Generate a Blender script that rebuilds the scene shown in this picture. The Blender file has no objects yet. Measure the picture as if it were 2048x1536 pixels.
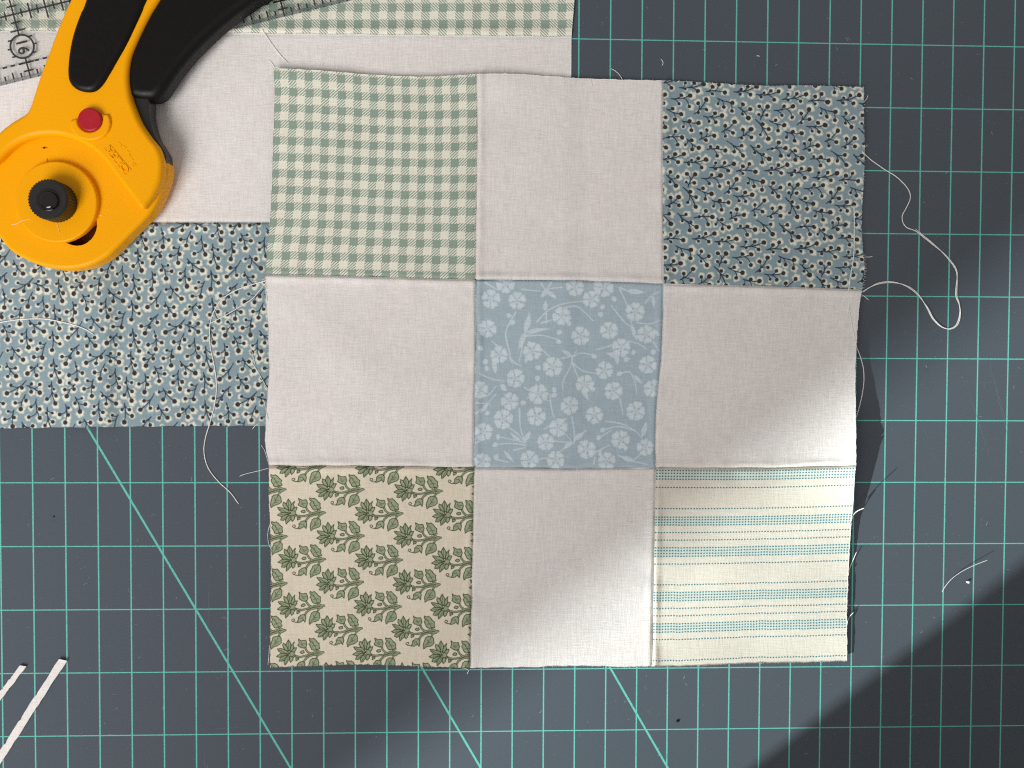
import bpy, bmesh, math, random
import numpy as np
from mathutils import Matrix, Vector
from mathutils.geometry import tessellate_polygon

random.seed(7)
rng = np.random.default_rng(11)
MM = 0.001
INCH = 25.4

# ------------------------------------------------------------------ camera
# position (mm) and rotation vector fitted to the printed grid of the mat
FPX = 1538.0
CAM = np.array([192.510, 149.043, 309.429])
RV = np.array([-0.0247, -0.0322, 0.0040])


def rotmat(r):
    a = np.linalg.norm(r); k = r / a
    K = np.array([[0, -k[2], k[1]], [k[2], 0, -k[0]], [-k[1], k[0], 0]])
    return np.eye(3) + math.sin(a) * K + (1 - math.cos(a)) * K @ K


ROT = rotmat(RV)
scene = bpy.context.scene
cam_data = bpy.data.cameras.new('camera')
cam_data.sensor_fit = 'HORIZONTAL'
cam_data.sensor_width = 36.0
cam_data.lens = FPX / 2048 * 36.0
cam_data.clip_start = 0.01
cam_data.clip_end = 60
cam = bpy.data.objects.new('camera', cam_data)
m4 = Matrix([list(ROT[0]) + [CAM[0] * MM], list(ROT[1]) + [CAM[1] * MM], list(ROT[2]) + [CAM[2] * MM], [0, 0, 0, 1]])
cam.matrix_world = m4
scene.collection.objects.link(cam)
scene.camera = cam


def W(px, py, z):
    """photo pixel (2048 x 1536) on the level z (mm) -> world mm"""
    px = np.asarray(px, float); py = np.asarray(py, float); z = np.asarray(z, float)
    px, py, z = np.broadcast_arrays(px, py, z)
    d = np.stack([(px - 1024) / FPX, (768 - py) / FPX, -np.ones_like(px)], -1) @ ROT.T
    t = (z - CAM[2]) / d[..., 2]
    return CAM + d * t[..., None]


# ------------------------------------------------------------------ light
world = bpy.data.worlds.new('World')
scene.world = world
world.use_nodes = True
bg = world.node_tree.nodes['Background']
bg.inputs['Color'].default_value = (1.0, 0.935, 0.885, 1)
bg.inputs['Strength'].default_value = 0.375

SUN_EL = math.radians(24)
e0 = W(1480, 1536, 0); e1 = W(2048, 1100, 0)
sd = (e1 - e0)[:2]; sd /= np.linalg.norm(sd)          # heading of the sunlight over the table
sn = np.array([sd[1], -sd[0]])                        # to its right (lower right in the photo)
tgt = W(1700, 1150, 0)
SUN_D = 6000.0
sun_pos = tgt - np.array([sd[0] * math.cos(SUN_EL), sd[1] * math.cos(SUN_EL), -math.sin(SUN_EL)]) * SUN_D


def aim(o, target):
    o.rotation_euler = (Vector(target) - o.location).to_track_quat('-Z', 'Y').to_euler()


sp = bpy.data.lights.new('sunbeam_lamp', 'SPOT')
sp.energy = 2500
sp.spot_size = math.radians(20); sp.spot_blend = 0.1
sp.shadow_soft_size = 0.040
sp.color = (0.92, 1.0, 0.97)
spo = bpy.data.objects.new('sunbeam_lamp', sp)
spo.location = sun_pos * MM
aim(spo, tgt * MM)
scene.collection.objects.link(spo)

ar = bpy.data.lights.new('window_light', 'AREA')
ar.shape = 'RECTANGLE'; ar.size = 1.6; ar.size_y = 1.8
ar.energy = 102
ar.color = (1.0, 0.97, 0.945)
aro = bpy.data.objects.new('window_light', ar)
aro.location = (-0.95, -1.70, 2.15)
aim(aro, (0.2, 0.15, 0))
scene.collection.objects.link(aro)

scene.view_settings.view_transform = 'Standard'
scene.view_settings.look = 'None'
scene.view_settings.exposure = 0
scene.view_settings.gamma = 1
scene.cycles.filter_width = 1.15
scene.cycles.use_denoising = False


# ------------------------------------------------------------------ helpers
def lin(c):
    c = np.asarray(c, float) / 255
    return np.where(c <= 0.04045, c / 12.92, ((c + 0.055) / 1.055) ** 2.4)


AMB = np.array([0.74, 0.70, 0.665])


def alb(r, g, b):
    """surface colour from the colour seen under the room's soft light"""
    return np.clip(lin((r, g, b)) / AMB, 0, 0.86)


def tag(o, label=None, cat=None, group=None, kind=None):
    if label: o['label'] = label
    if cat: o['category'] = cat
    if group: o['group'] = group
    if kind: o['kind'] = kind
    return o


def empty(name, loc_mm):
    o = bpy.data.objects.new(name, None)
    o.empty_display_size = 0.01
    o.location = np.asarray(loc_mm) * MM
    scene.collection.objects.link(o)
    return o


def link(name, me, mat, parent=None):
    o = bpy.data.objects.new(name, me)
    scene.collection.objects.link(o)
    if mat is not None:
        me.materials.append(mat)
    if parent is not None:
        o.parent = parent
        o.matrix_parent_inverse = Matrix.Translation(-Vector(parent.location))
    return o


def np_mesh(name, V, F, smooth=True):
    """V (n,3) mm, F (m,4) or (m,3) int"""
    me = bpy.data.meshes.new(name)
    V = np.asarray(V, np.float32) * MM
    F = np.asarray(F, np.int32)
    k = F.shape[1]
    me.vertices.add(len(V)); me.vertices.foreach_set('co', V.ravel())
    me.loops.add(F.size); me.loops.foreach_set('vertex_index', F.ravel())
    me.polygons.add(len(F)); me.polygons.foreach_set('loop_start', np.arange(0, F.size, k, dtype=np.int32))
    me.polygons.foreach_set('use_smooth', np.full(len(F), smooth))
    me.update(calc_edges=True)
    return me


def add_attr(me, name, arr, typ='FLOAT_VECTOR'):
    a = me.attributes.new(name, typ, 'POINT')
    arr = np.asarray(arr, np.float32)
    if typ == 'FLOAT_VECTOR': a.data.foreach_set('vector', arr.ravel())
    elif typ == 'FLOAT_COLOR': a.data.foreach_set('color', arr.ravel())
    else: a.data.foreach_set('value', arr.ravel())


def catmull(pts, n=12):
    P = np.asarray(pts, float)
    if len(P) < 3:
        t = np.linspace(0, 1, n + 1)[:, None]
        return P[0] * (1 - t) + P[-1] * t
    Q = np.vstack([2 * P[0] - P[1], P, 2 * P[-1] - P[-2]])
    out = []
    t = np.linspace(0, 1, n, endpoint=False)[:, None]
    for i in range(1, len(Q) - 2):
        p0, p1, p2, p3 = Q[i - 1], Q[i], Q[i + 1], Q[i + 2]
        out.append(0.5 * ((2 * p1) + (-p0 + p2) * t + (2 * p0 - 5 * p1 + 4 * p2 - p3) * t ** 2 + (-p0 + 3 * p1 - 3 * p2 + p3) * t ** 3))
    out.append(P[-1:])
    return np.vstack(out)


def resample(pts, n):
    C = catmull(pts, 14)
    s = np.r_[0, np.cumsum(np.linalg.norm(np.diff(C, axis=0), axis=1))]
    t = np.linspace(0, s[-1], n)
    return np.stack([np.interp(t, s, C[:, k]) for k in range(C.shape[1])], -1)


# ------------------------------------------------------------------ node helpers
class NT:
    def __init__(self, name):
        self.mat = bpy.data.materials.new(name)
        self.mat.use_nodes = True
        self.t = self.mat.node_tree
        self.b = self.t.nodes['Principled BSDF']
        self.out = self.t.nodes['Material Output']

    def n(self, typ, **kw):
        nd = self.t.nodes.new(typ)
        for k, v in kw.items(): setattr(nd, k, v)
        return nd

    def set(self, sock, v):
        if isinstance(v, bpy.types.NodeSocket): self.t.links.new(v, sock)
        elif isinstance(v, (tuple, list, np.ndarray)) and sock.type == 'RGBA':
            v = [float(x) for x in v]
            sock.default_value = (v + [1.0])[:4]
        elif isinstance(v, (tuple, list, np.ndarray)): sock.default_value = [float(x) for x in v]
        else: sock.default_value = v

    def m(self, op, a, b=0.0, c=None, clamp=False):
        nd = self.n('ShaderNodeMath', operation=op, use_clamp=clamp)
        self.set(nd.inputs[0], a); self.set(nd.inputs[1], b)
        if c is not None: self.set(nd.inputs[2], c)
        return nd.outputs[0]

    def attr(self, name):
        return self.n('ShaderNodeAttribute', attribute_name=name)

    def sep(self, v):
        nd = self.n('ShaderNodeSeparateXYZ'); self.set(nd.inputs[0], v)
        return nd.outputs

    def comb(self, x, y, z=0.0):
        nd = self.n('ShaderNodeCombineXYZ')
        for s, v in zip(nd.inputs, (x, y, z)): self.set(s, v)
        return nd.outputs[0]

    def noise(self, vec, scale=1.0, detail=2.0, rough=0.5):
        nd = self.n('ShaderNodeTexNoise')
        self.set(nd.inputs['Vector'], vec)
        nd.inputs['Scale'].default_value = scale
        nd.inputs['Detail'].default_value = detail
        nd.inputs['Roughness'].default_value = rough
        return nd.outputs['Fac']

    def ramp(self, v, a, b, lo=0.0, hi=1.0, smooth=False):
        nd = self.n('ShaderNodeMapRange')
        if smooth: nd.interpolation_type = 'SMOOTHSTEP'
        self.set(nd.inputs[0], v)
        for s, x in zip(nd.inputs[1:5], (a, b, lo, hi)): self.set(s, x)
        return nd.outputs[0]

    def mix(self, f, a, b, blend='MIX'):
        nd = self.n('ShaderNodeMix', data_type='RGBA', blend_type=blend)
        self.set(nd.inputs[0], f); self.set(nd.inputs[6], a); self.set(nd.inputs[7], b)
        return nd.outputs[2]

    def bump(self, h, strength, dist, normal=None):
        nd = self.n('ShaderNodeBump')
        nd.inputs['Strength'].default_value = strength
        nd.inputs['Distance'].default_value = dist
        self.set(nd.inputs['Height'], h)
        if normal is not None: self.t.links.new(normal, nd.inputs['Normal'])
        return nd.outputs[0]

    def mulcol(self, col, f):
        nd = self.n('ShaderNodeVectorMath', operation='SCALE')
        self.set(nd.inputs[0], col); self.set(nd.inputs[3], f)
        return nd.outputs[0]


def plain(name, col, rough=0.5, spec=0.5, grain=0.0, gscale=600.0):
    N = NT(name)
    c = N.n('ShaderNodeTexCoord').outputs['Object']
    nz = N.noise(c, gscale, 3, 0.6)
    base = N.mulcol(N.mix(0.0, tuple(col), tuple(col)), N.ramp(nz, 0.3, 0.7, 1 - grain, 1 + grain))
    N.set(N.b.inputs['Base Color'], base)
    N.set(N.b.inputs['Roughness'], N.ramp(nz, 0.3, 0.7, max(rough - 0.06, 0), rough + 0.06))
    N.b.inputs['Specular IOR Level'].default_value = spec
    return N.mat


# ------------------------------------------------------------------ cloth materials
def cloth(name, colour, twill=False, slub=0.12, warm=True):
    """colour: function(NT, x, y) -> colour socket or tuple; x, y = print coordinates (photo px)"""
    N = NT(name)
    x, y, _ = N.sep(N.attr('pat').outputs['Vector'])
    col = colour(N, x, y)
    if not isinstance(col, bpy.types.NodeSocket):
        col = N.mix(0.0, tuple(col), tuple(col))
    weft = N.noise(N.comb(N.m('MULTIPLY', x, 0.035), N.m('MULTIPLY', y, 0.34), 3.1), 1.0, 2.5, 0.65)
    warp = N.noise(N.comb(N.m('MULTIPLY', x, 0.34), N.m('MULTIPLY', y, 0.035), 8.7), 1.0, 2.5, 0.65)
    grain = N.noise(N.comb(x, y, 0.0), 0.33, 3, 0.65)
    weave = N.m('ADD', N.m('ADD', weft, warp), N.m('MULTIPLY', grain, 0.6))
    k = N.ramp(weave, 0.95, 1.65, 1 - slub, 1 + slub)
    blot = N.noise(N.comb(x, y, 5.0), 0.012, 2, 0.5)
    col = N.mulcol(col, k)
    if warm:
        col = N.mix(N.ramp(blot, 0.35, 0.65, 0.0, 0.35), col, N.mix(1.0, col, (1.0, 0.955, 0.915), 'MULTIPLY'))
    h = weave
    if twill:
        ph = N.m('SINE', N.m('MULTIPLY', N.m('ADD', x, y), 2 * math.pi / 4.1))
        h = N.m('ADD', weave, N.m('MULTIPLY', ph, 0.22))
        col = N.mulcol(col, N.ramp(ph, -1, 1, 0.955, 1.045))
    N.set(N.b.inputs['Base Color'], col)
    N.b.inputs['Roughness'].default_value = 0.88
    N.b.inputs['Specular IOR Level'].default_value = 0.18
    N.b.inputs['Sheen Weight'].default_value = 0.12
    N.b.inputs['Sheen Roughness'].default_value = 0.45
    N.set(N.b.inputs['Normal'], N.bump(h, 0.5, 0.00022))
    return N.mat


WHITE = np.array([0.805, 0.782, 0.772])
CREAM = alb(213, 203, 187)
GREEN = alb(124, 140, 125)


def gingham_colour(per_x, per_y, phx, phy, sgn):
    def f(N, x, y):
        hat = N.m('FRACT', N.m('DIVIDE', N.m('ADD', x, N.m('MULTIPLY', y, sgn)), 6.0))
        hs = N.m('LESS_THAN', hat, 0.5)
        tooth = N.m('MULTIPLY', N.m('SUBTRACT', hs, 0.5), 0.05)

        def band(v, per, ph):
            u = N.m('ADD', N.m('SUBTRACT', N.m('DIVIDE', v, per), ph), tooth)
            d = N.m('ABSOLUTE', N.m('SUBTRACT', N.m('FRACT', N.m('ADD', u, 0.5)), 0.5))
            return N.m('LESS_THAN', d, 0.25)
        gx = band(x, per_x, phx); gy = band(y, per_y, phy)
        both = N.m('MULTIPLY', gx, gy)
        one = N.m('MAXIMUM', gx, gy)
        cov = N.m('MAXIMUM', N.m('MULTIPLY', both, 0.96), N.m('MULTIPLY', one, N.m('MULTIPLY', hs, 0.96)))
        return N.mix(cov, tuple(CREAM), tuple(GREEN))
    return f


def vcol(N, x, y):
    return N.attr('print').outputs['Color']


def stripes_colour(N, x, y):
    d = N.attr('rowdist').outputs['Fac']
    band = N.attr('rowband').outputs['Fac']
    u = N.m('MULTIPLY', N.m('SUBTRACT', N.m('FRACT', N.m('DIVIDE', x, 5.8)), 0.5), 5.8)
    r = N.m('SQRT', N.m('ADD', N.m('MULTIPLY', N.m('MULTIPLY', u, u), 0.8), N.m('MULTIPLY', N.m('MULTIPLY', d, d), 1.25)))
    dot = N.ramp(r, 1.35, 1.95, 1.0, 0.0)
    base = N.mix(N.m('MULTIPLY', band, 0.42), tuple(alb(194, 185, 170)), tuple(alb(158, 180, 174)))
    return N.mix(N.m('MULTIPLY', dot, 0.95), base, tuple(alb(52, 104, 112)))


M_WHITE = cloth('white_cotton', lambda N, x, y: WHITE)
M_GING = cloth('green_gingham', gingham_colour(32.4, 32.8, 0.14, 0.40, 1.0), twill=True, slub=0.07)
M_GING2 = cloth('green_gingham_strip', gingham_colour(34.0, 33.2, 0.05, 0.44, -1.0), twill=True, slub=0.07)
M_PRINT = cloth('printed_cotton', vcol, twill=False, slub=0.10, warm=False)
M_TWILL = cloth('printed_twill', vcol, twill=True, slub=0.075, warm=False)
M_STRIPE = cloth('dotted_stripe_cotton', stripes_colour, slub=0.09, warm=False)
M_THREAD = plain('white_thread', (0.88, 0.87, 0.85), 0.7, 0.3, 0.08, 3000)

# ------------------------------------------------------------------ table, mat and what blocks the sun
MAT_X0, MAT_X1, MAT_Y0, MAT_Y1 = -150.0, 560.0, -160.0, 430.0


def box(name, c, size, mat, rotz=0.0, bev=0.0, parent=None):
    bm = bmesh.new()
    bmesh.ops.create_cube(bm, size=1.0)
    bmesh.ops.scale(bm, vec=Vector(size) * MM, verts=bm.verts)
    if bev: bmesh.ops.bevel(bm, geom=bm.edges[:], offset=bev * MM, segments=2, affect='EDGES', profile=0.5)
    me = bpy.data.meshes.new(name); bm.to_mesh(me); bm.free()
    o = link(name, me, mat, parent)
    o.location = np.asarray(c) * MM
    o.rotation_euler = (0, 0, rotz)
    return o


def wood_mat():
    N = NT('table_wood')
    c = N.n('ShaderNodeTexCoord').outputs['Object']
    x, y, z = N.sep(c)
    g = N.noise(N.comb(N.m('MULTIPLY', x, 6), N.m('MULTIPLY', y, 90), 0), 1.0, 4, 0.6)
    N.set(N.b.inputs['Base Color'], N.mix(g, (0.30, 0.20, 0.12), (0.42, 0.30, 0.19)))
    N.b.inputs['Roughness'].default_value = 0.5
    return N.mat


table = box('table', (205, 135, -23), (1500, 1000, 40), wood_mat(), bev=3)
tag(table, kind='structure')


def mat_material():
    N = NT('cutting_mat_vinyl')
    c = N.n('ShaderNodeTexCoord').outputs['Object']
    x, y, z = N.sep(c)          # metres, origin at the lower left grid crossing

    def lines(v, per, half):
        d = N.m('ABSOLUTE', N.m('SUBTRACT', N.m('FRACT', N.m('ADD', N.m('DIVIDE', v, per), 0.5)), 0.5))
        return N.ramp(N.m('MULTIPLY', d, per), half * 0.85, half * 1.15, 1.0, 0.0)
    u = 0.0254
    gv = lines(x, u / 2, 0.00027)
    gh = lines(y, u, 0.00021)
    # three 60 degree lines, three inches apart
    q = N.m('SUBTRACT', N.m('ADD', N.m('MULTIPLY', x, math.sin(math.radians(60))), N.m('MULTIPLY', y, math.cos(math.radians(60)))), 0.0)
    # through (6,2) in half inch / inch steps
    q0 = (3 * u) * math.sin(math.radians(60)) + 2 * u * math.cos(math.radians(60))
    gd = None
    for k in range(3):
        dd = N.m('ABSOLUTE', N.m('SUBTRACT', q, q0 + k * 3 * u * math.sin(math.radians(60))))
        l = N.ramp(dd, 0.00036, 0.00046, 1.0, 0.0)
        gd = l if gd is None else N.m('MAXIMUM', gd, l)
    g = N.m('MAXIMUM', N.m('MAXIMUM', gv, gh), gd)
    wear = N.noise(c, 1400, 2, 0.6)
    g = N.m('MULTIPLY', g, N.ramp(wear, 0.28, 0.52, 0.55, 1.0))
    big = N.noise(c, 9, 3, 0.55)
    fine = N.noise(c, 2600, 2, 0.6)
    base = N.mix(big, (0.081, 0.099, 0.122), (0.094, 0.113, 0.136))
    speck = N.n('ShaderNodeTexVoronoi'); N.set(speck.inputs['Vector'], c); speck.inputs['Scale'].default_value = 330
    sk = N.ramp(speck.outputs['Distance'], 0.05, 0.10, 1.0, 0.0)
    rnd = N.n('ShaderNodeSeparateColor'); N.set(rnd.inputs[0], speck.outputs['Color'])
    sk = N.m('MULTIPLY', sk, N.m('GREATER_THAN', rnd.outputs[0], 0.80))
    base = N.mix(N.m('MULTIPLY', sk, 0.30), base, (0.30, 0.33, 0.35))
    base = N.mulcol(base, N.ramp(fine, 0.3, 0.7, 0.90, 1.10))
    col = N.mix(g, base, (0.15, 0.58, 0.50))
    N.set(N.b.inputs['Base Color'], col)
    N.set(N.b.inputs['Roughness'], N.ramp(big, 0.3, 0.7, 0.74, 0.82))
    N.b.inputs['Specular IOR Level'].default_value = 0.10
    N.b.inputs['Sheen Weight'].default_value = 0.0
    N.b.inputs['Sheen Roughness'].default_value = 0.6
    N.b.inputs['Sheen Tint'].default_value = (0.8, 0.9, 1.0, 1)
    h = N.m('ADD', N.m('MULTIPLY', fine, 0.5), N.m('MULTIPLY', sk, 0.6))
    N.set(N.b.inputs['Normal'], N.bump(h, 0.55, 0.00013))
    return N.mat


def rounded_rect(x0, y0, x1, y1, r, n=8):
    P = []
    for cx, cy, a0 in ((x1 - r, y1 - r, 0), (x0 + r, y1 - r, 90), (x0 + r, y0 + r, 180), (x1 - r, y0 + r, 270)):
        for i in range(n + 1):
            a = math.radians(a0 + 90 * i / n)
            P.append((cx + r * math.cos(a), cy + r * math.sin(a)))
    return np.array(P)


def ring_mesh(name, rings, cap_top=True, cap_bot=True, smooth=True, normals=None, hole=None, hole_z=None):
    """rings: list of (n,3) loops from bottom to top, counter-clockwise seen from above; normals: one (n,3) per ring"""
    n = len(rings[0]); R = len(rings)
    V = np.vstack(rings)
    F = []
    if hole is not None:                                  # hole rim on the cap, then its wall with edges of its own
        m = len(hole); zt = rings[-1][0, 2]; b0 = len(V)
        V = np.vstack([V, np.c_[hole, np.full(m, zt)], np.c_[hole, np.full(m, zt)], np.c_[hole, np.full(m, hole_z)]])
        hn = np.c_[-poly_normals(hole), np.zeros(m)]
        normals = normals + [np.tile([0, 0, 1.0], (m, 1)), hn, hn]
        for i in range(m):
            j = (i + 1) % m
            F.append((b0 + m + i, b0 + m + j, b0 + 2 * m + j, b0 + 2 * m + i))
    for k in range(R - 1):
        for i in range(n):
            j = (i + 1) % n
            F.append((k * n + i, k * n + j, (k + 1) * n + j, (k + 1) * n + i))

    def fill(base, flip):
        loops = [[Vector((p[0], p[1], 0)) for p in rings[0 if base == 0 else -1]]]
        if hole is not None and base: loops.append([Vector((p[0], p[1], 0)) for p in hole])
        T = tessellate_polygon(loops)
        for t in T:
            p = V[[base + q for q in t]]
            ar_ = (p[1][0] - p[0][0]) * (p[2][1] - p[0][1]) - (p[2][0] - p[0][0]) * (p[1][1] - p[0][1])
            t = tuple(base + q for q in t)
            F.append(t if (ar_ > 0) != flip else t[::-1])
    if cap_top: fill((R - 1) * n, False)
    if cap_bot: fill(0, True)
    me = bpy.data.meshes.new(name)
    me.from_pydata([tuple(v * MM) for v in V], [], F)
    me.polygons.foreach_set('use_smooth', np.full(len(me.polygons), smooth))
    me.update()
    if normals is not None:
        me.normals_split_custom_set_from_vertices([tuple(v) for v in np.vstack(normals)])
    return me


mr = rounded_rect(MAT_X0, MAT_Y0, MAT_X1, MAT_Y1, 12)
mat_root = link('cutting_mat', ring_mesh('cutting_mat', [np.c_[mr, np.full(len(mr), -3.0)], np.c_[mr, np.full(len(mr), 0.0)]], smooth=False), mat_material())
tag(mat_root, 'dark grey cutting mat with printed turquoise grid under the fabric', 'cutting mat')

# two unseen boards, added to cut the sunlight down to a strip
M_BLOCKER = plain('sun_blocker_paint', (0.34, 0.32, 0.30), 0.8, 0.2, 0.03, 40)


def sun_blocker(name, edge_pt, back, side, width, height):
    """vertical board whose upright edge shades everything to one side of edge_pt's light line"""
    p = np.array([edge_pt[0], edge_pt[1]]) - sd * back
    s = sn * side
    c = p + s * width / 2
    o = box(name, (c[0], c[1], height / 2 - 3), (width, 40, height), M_BLOCKER, rotz=math.atan2(s[1], s[0]), bev=2)
    return tag(o, kind='structure')


sun_blocker('sun_blocker_right', W(1764, 1318, 0), 480, 1, 900, 1050)
sun_blocker('sun_blocker_left', W(1440, 1118, 0), 1800, -1, 1300, 1500)

# ------------------------------------------------------------------ print painting (numpy canvases that become cloth vertex colours)
class Canvas:
    def __init__(self, x0, x1, y0, y1, nx, ny, bgcol):
        self.x = np.linspace(x0, x1, nx); self.y = np.linspace(y0, y1, ny)
        self.c = np.empty((ny, nx, 3)); self.c[:] = bgcol

    def win(self, a, b, c, d):
        i0, i1 = np.searchsorted(self.x, [a, b]); j0, j1 = np.searchsorted(self.y, [c, d])
        if i1 <= i0 or j1 <= j0: return None
        X, Y = np.meshgrid(self.x[i0:i1], self.y[j0:j1])
        return (slice(j0, j1), slice(i0, i1)), X, Y

    def blend(self, sl, al, col):
        self.c[sl] = self.c[sl] * (1 - al[..., None]) + np.asarray(col) * al[..., None]

    def disc(self, cx, cy, r, col, aa=0.9, op=1.0, ex=1.0):
        w = self.win(cx - r - 3, cx + r + 3, cy - r - 3, cy + r + 3)
        if w is None: return
        sl, X, Y = w
        d = np.hypot((X - cx) / ex, Y - cy) - r
        self.blend(sl, np.clip(0.5 - d / aa, 0, 1) * op, col)

    def stroke(self, pts, w0, col, w1=None, aa=0.9, op=1.0):
        pts = np.asarray(pts, float); w1 = w0 if w1 is None else w1
        m = max(w0, w1) + 2
        w = self.win(pts[:, 0].min() - m, pts[:, 0].max() + m, pts[:, 1].min() - m, pts[:, 1].max() + m)
        if w is None: return
        sl, X, Y = w
        best = np.full(X.shape, 1e9)
        L = len(pts) - 1
        for i in range(L):
            a, b = pts[i], pts[i + 1]; ab = b - a
            t = np.clip(((X - a[0]) * ab[0] + (Y - a[1]) * ab[1]) / (ab @ ab + 1e-9), 0, 1)
            wd = w0 + (w1 - w0) * (i + t) / L
            best = np.minimum(best, np.hypot(X - a[0] - t * ab[0], Y - a[1] - t * ab[1]) - wd / 2)
        self.blend(sl, np.clip(0.5 - best / aa, 0, 1) * op, col)

    def poly(self, pts, fill, line=None, lw=1.2, aa=0.9, op=1.0):
        P = np.asarray(pts, float); m = lw + 2
        w = self.win(P[:, 0].min() - m, P[:, 0].max() + m, P[:, 1].min() - m, P[:, 1].max() + m)
        if w is None: return
        sl, X, Y = w
        best = np.full(X.shape, 1e9); ins = np.zeros(X.shape, bool)
        Q = np.roll(P, -1, 0)
        for a, b in zip(P, Q):
            ab = b - a
            t = np.clip(((X - a[0]) * ab[0] + (Y - a[1]) * ab[1]) / (ab @ ab + 1e-9), 0, 1)
            best = np.minimum(best, np.hypot(X - a[0] - t * ab[0], Y - a[1] - t * ab[1]))
            c = ((a[1] > Y) != (b[1] > Y)) & (X < (b[0] - a[0]) * (Y - a[1]) / (b[1] - a[1] + 1e-12) + a[0])
            ins ^= c
        s = np.where(ins, -best, best)
        self.blend(sl, np.clip(0.5 - s / aa, 0, 1) * op, fill)
        if line is not None:
            self.blend(sl, np.clip(0.5 - (best - lw / 2) / aa, 0, 1), line)


# ---- berry twig print: one repeat of the cloth, traced as root, main berry, side berries
TW = [((110, 205), (240, 180), [(180, 180), (235, 255), (165, 240)]),
      ((268, 305), (350, 200), [(295, 228), (352, 268), (297, 293)]),
      ((425, 185), (530, 210), [(525, 268), (470, 245), (430, 225)]),
      ((570, 240), (637, 312), [(600, 218), (650, 250), (597, 287)]),
      ((720, 320), (768, 228), [(712, 228), (762, 287), (708, 285)]),
      ((330, 315), (458, 305), [(410, 290), (415, 352), (370, 350)]),
      ((185, 355), (298, 365), [(238, 355), (250, 418), (195, 395)]),
      ((455, 420), (543, 342), [(480, 375), (532, 420), (480, 447)]),
      ((685, 320), (772, 452), [(775, 385), (735, 350), (718, 425)]),
      ((565, 455), (655, 390), [(600, 395), (657, 447), (592, 455)]),
      ((305, 480), (405, 447), [(355, 410), (348, 480), (315, 435)]),
      ((780, 325), (880, 358), [(822, 322), (838, 395)]),
      ((218, 478), (300, 537), [(252, 487), (255, 550), (210, 520)]),
      ((490, 480), (600, 575), [(590, 507), (540, 550)]),
      ((648, 500), (778, 592), [(730, 617), (705, 508), (680, 552), (740, 560)]),
      ((355, 545), (480, 547), [(428, 527), (425, 585), (380, 525)]),
      ((760, 530), (887, 518), [(842, 478), (857, 570), (797, 520)]),
      ((200, 640), (350, 615), [(320, 672), (297, 610), (252, 625), (232, 655)]),
      ((375, 670), (538, 635), [(475, 632), (500, 685), (415, 635), (415, 675)]),
      ((555, 685), (685, 685), [(643, 632), (600, 650), (600, 700)]),
      ((745, 675), (900, 632), [(860, 690), (840, 635), (795, 655), (790, 690)])]
TW_A = np.array([700.0, 48.0]); TW_B = np.array([208.0, 541.0]); TW_S = 1 / 3.413
BLUE_BG = alb(121, 137, 141); HALO = alb(212, 204, 184); BERRY = alb(52, 45, 44); STEM = alb(36, 48, 62)


def paint_twigs(cv, ox, oy, seed=1):
    r = np.random.default_rng(seed)
    x0, x1, y0, y1 = cv.x[0], cv.x[-1], cv.y[0], cv.y[-1]
    inst = []
    for i in range(-6, 7):
        for j in range(-6, 7):
            for root, tip, sides in TW:
                o = i * TW_A + j * TW_B
                f = lambda p: (np.array(p) + o) * TW_S + np.array([ox, oy])
                R, T = f(root), f(tip)
                if max(R[0], T[0]) < x0 - 20 or min(R[0], T[0]) > x1 + 20 or max(R[1], T[1]) < y0 - 20 or min(R[1], T[1]) > y1 + 20:
                    continue
                inst.append((R, T, [f(s) for s in sides]))
    for R, T, S in inst:
        for k, b in enumerate([T] + S):
            rad = (9.4 if k == 0 else (8.2 if k < 3 else 5.4)) * r.uniform(0.85, 1.12)
            d = (b - R) / (np.linalg.norm(b - R) + 1e-9) * r.uniform(0.5, 3.0)
            c = b + d + r.uniform(-1.2, 1.2, 2)
            cv.disc(c[0], c[1], rad * 0.62, HALO, 5.0, 0.80)
            a0 = r.uniform(0, 6.28)
            for q in range(5):
                a = a0 + q * 1.2566 + r.uniform(-0.35, 0.35); e = rad * r.uniform(0.5, 0.72)
                cv.disc(c[0] + math.cos(a) * e, c[1] + math.sin(a) * e, rad * r.uniform(0.24, 0.40), HALO, 3.2, 0.72)
    for R, T, S in inst:
        ax = T - R; L = np.linalg.norm(ax); nrm = np.array([-ax[1], ax[0]]) / L
        side = np.sign(sum((b - R) @ nrm for b in S) + 1e-6)
        ctl = (R + T) / 2 + nrm * side * L * 0.13
        q = lambda t: (1 - t) ** 2 * R + 2 * t * (1 - t) * ctl + t * t * T
        cv.stroke([q(t) for t in np.linspace(0, 1, 9)], 1.9, STEM, 2.3)
        for b in S:
            t = np.clip(((b - R) @ ax) / L ** 2 - 0.34, 0.04, 0.7)
            a = q(t); tg = q(t + 0.05) - a; tg /= np.linalg.norm(tg)
            c = a + tg * np.linalg.norm(b - a) * 0.55
            cv.stroke([(1 - s) ** 2 * a + 2 * s * (1 - s) * c + s * s * b for s in np.linspace(0, 1, 7)], 2.1, STEM, 1.8)
    for R, T, S in inst:
        for k, b in enumerate([T] + S):
            rad = 4.8 if k == 0 else (4.1 if k < 3 else 3.3)
            cv.disc(b[0], b[1], rad * r.uniform(0.92, 1.05), BERRY if k < 3 else STEM * 0.6 + BERRY * 0.4, 1.0, ex=r.uniform(0.9, 1.1))


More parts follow.
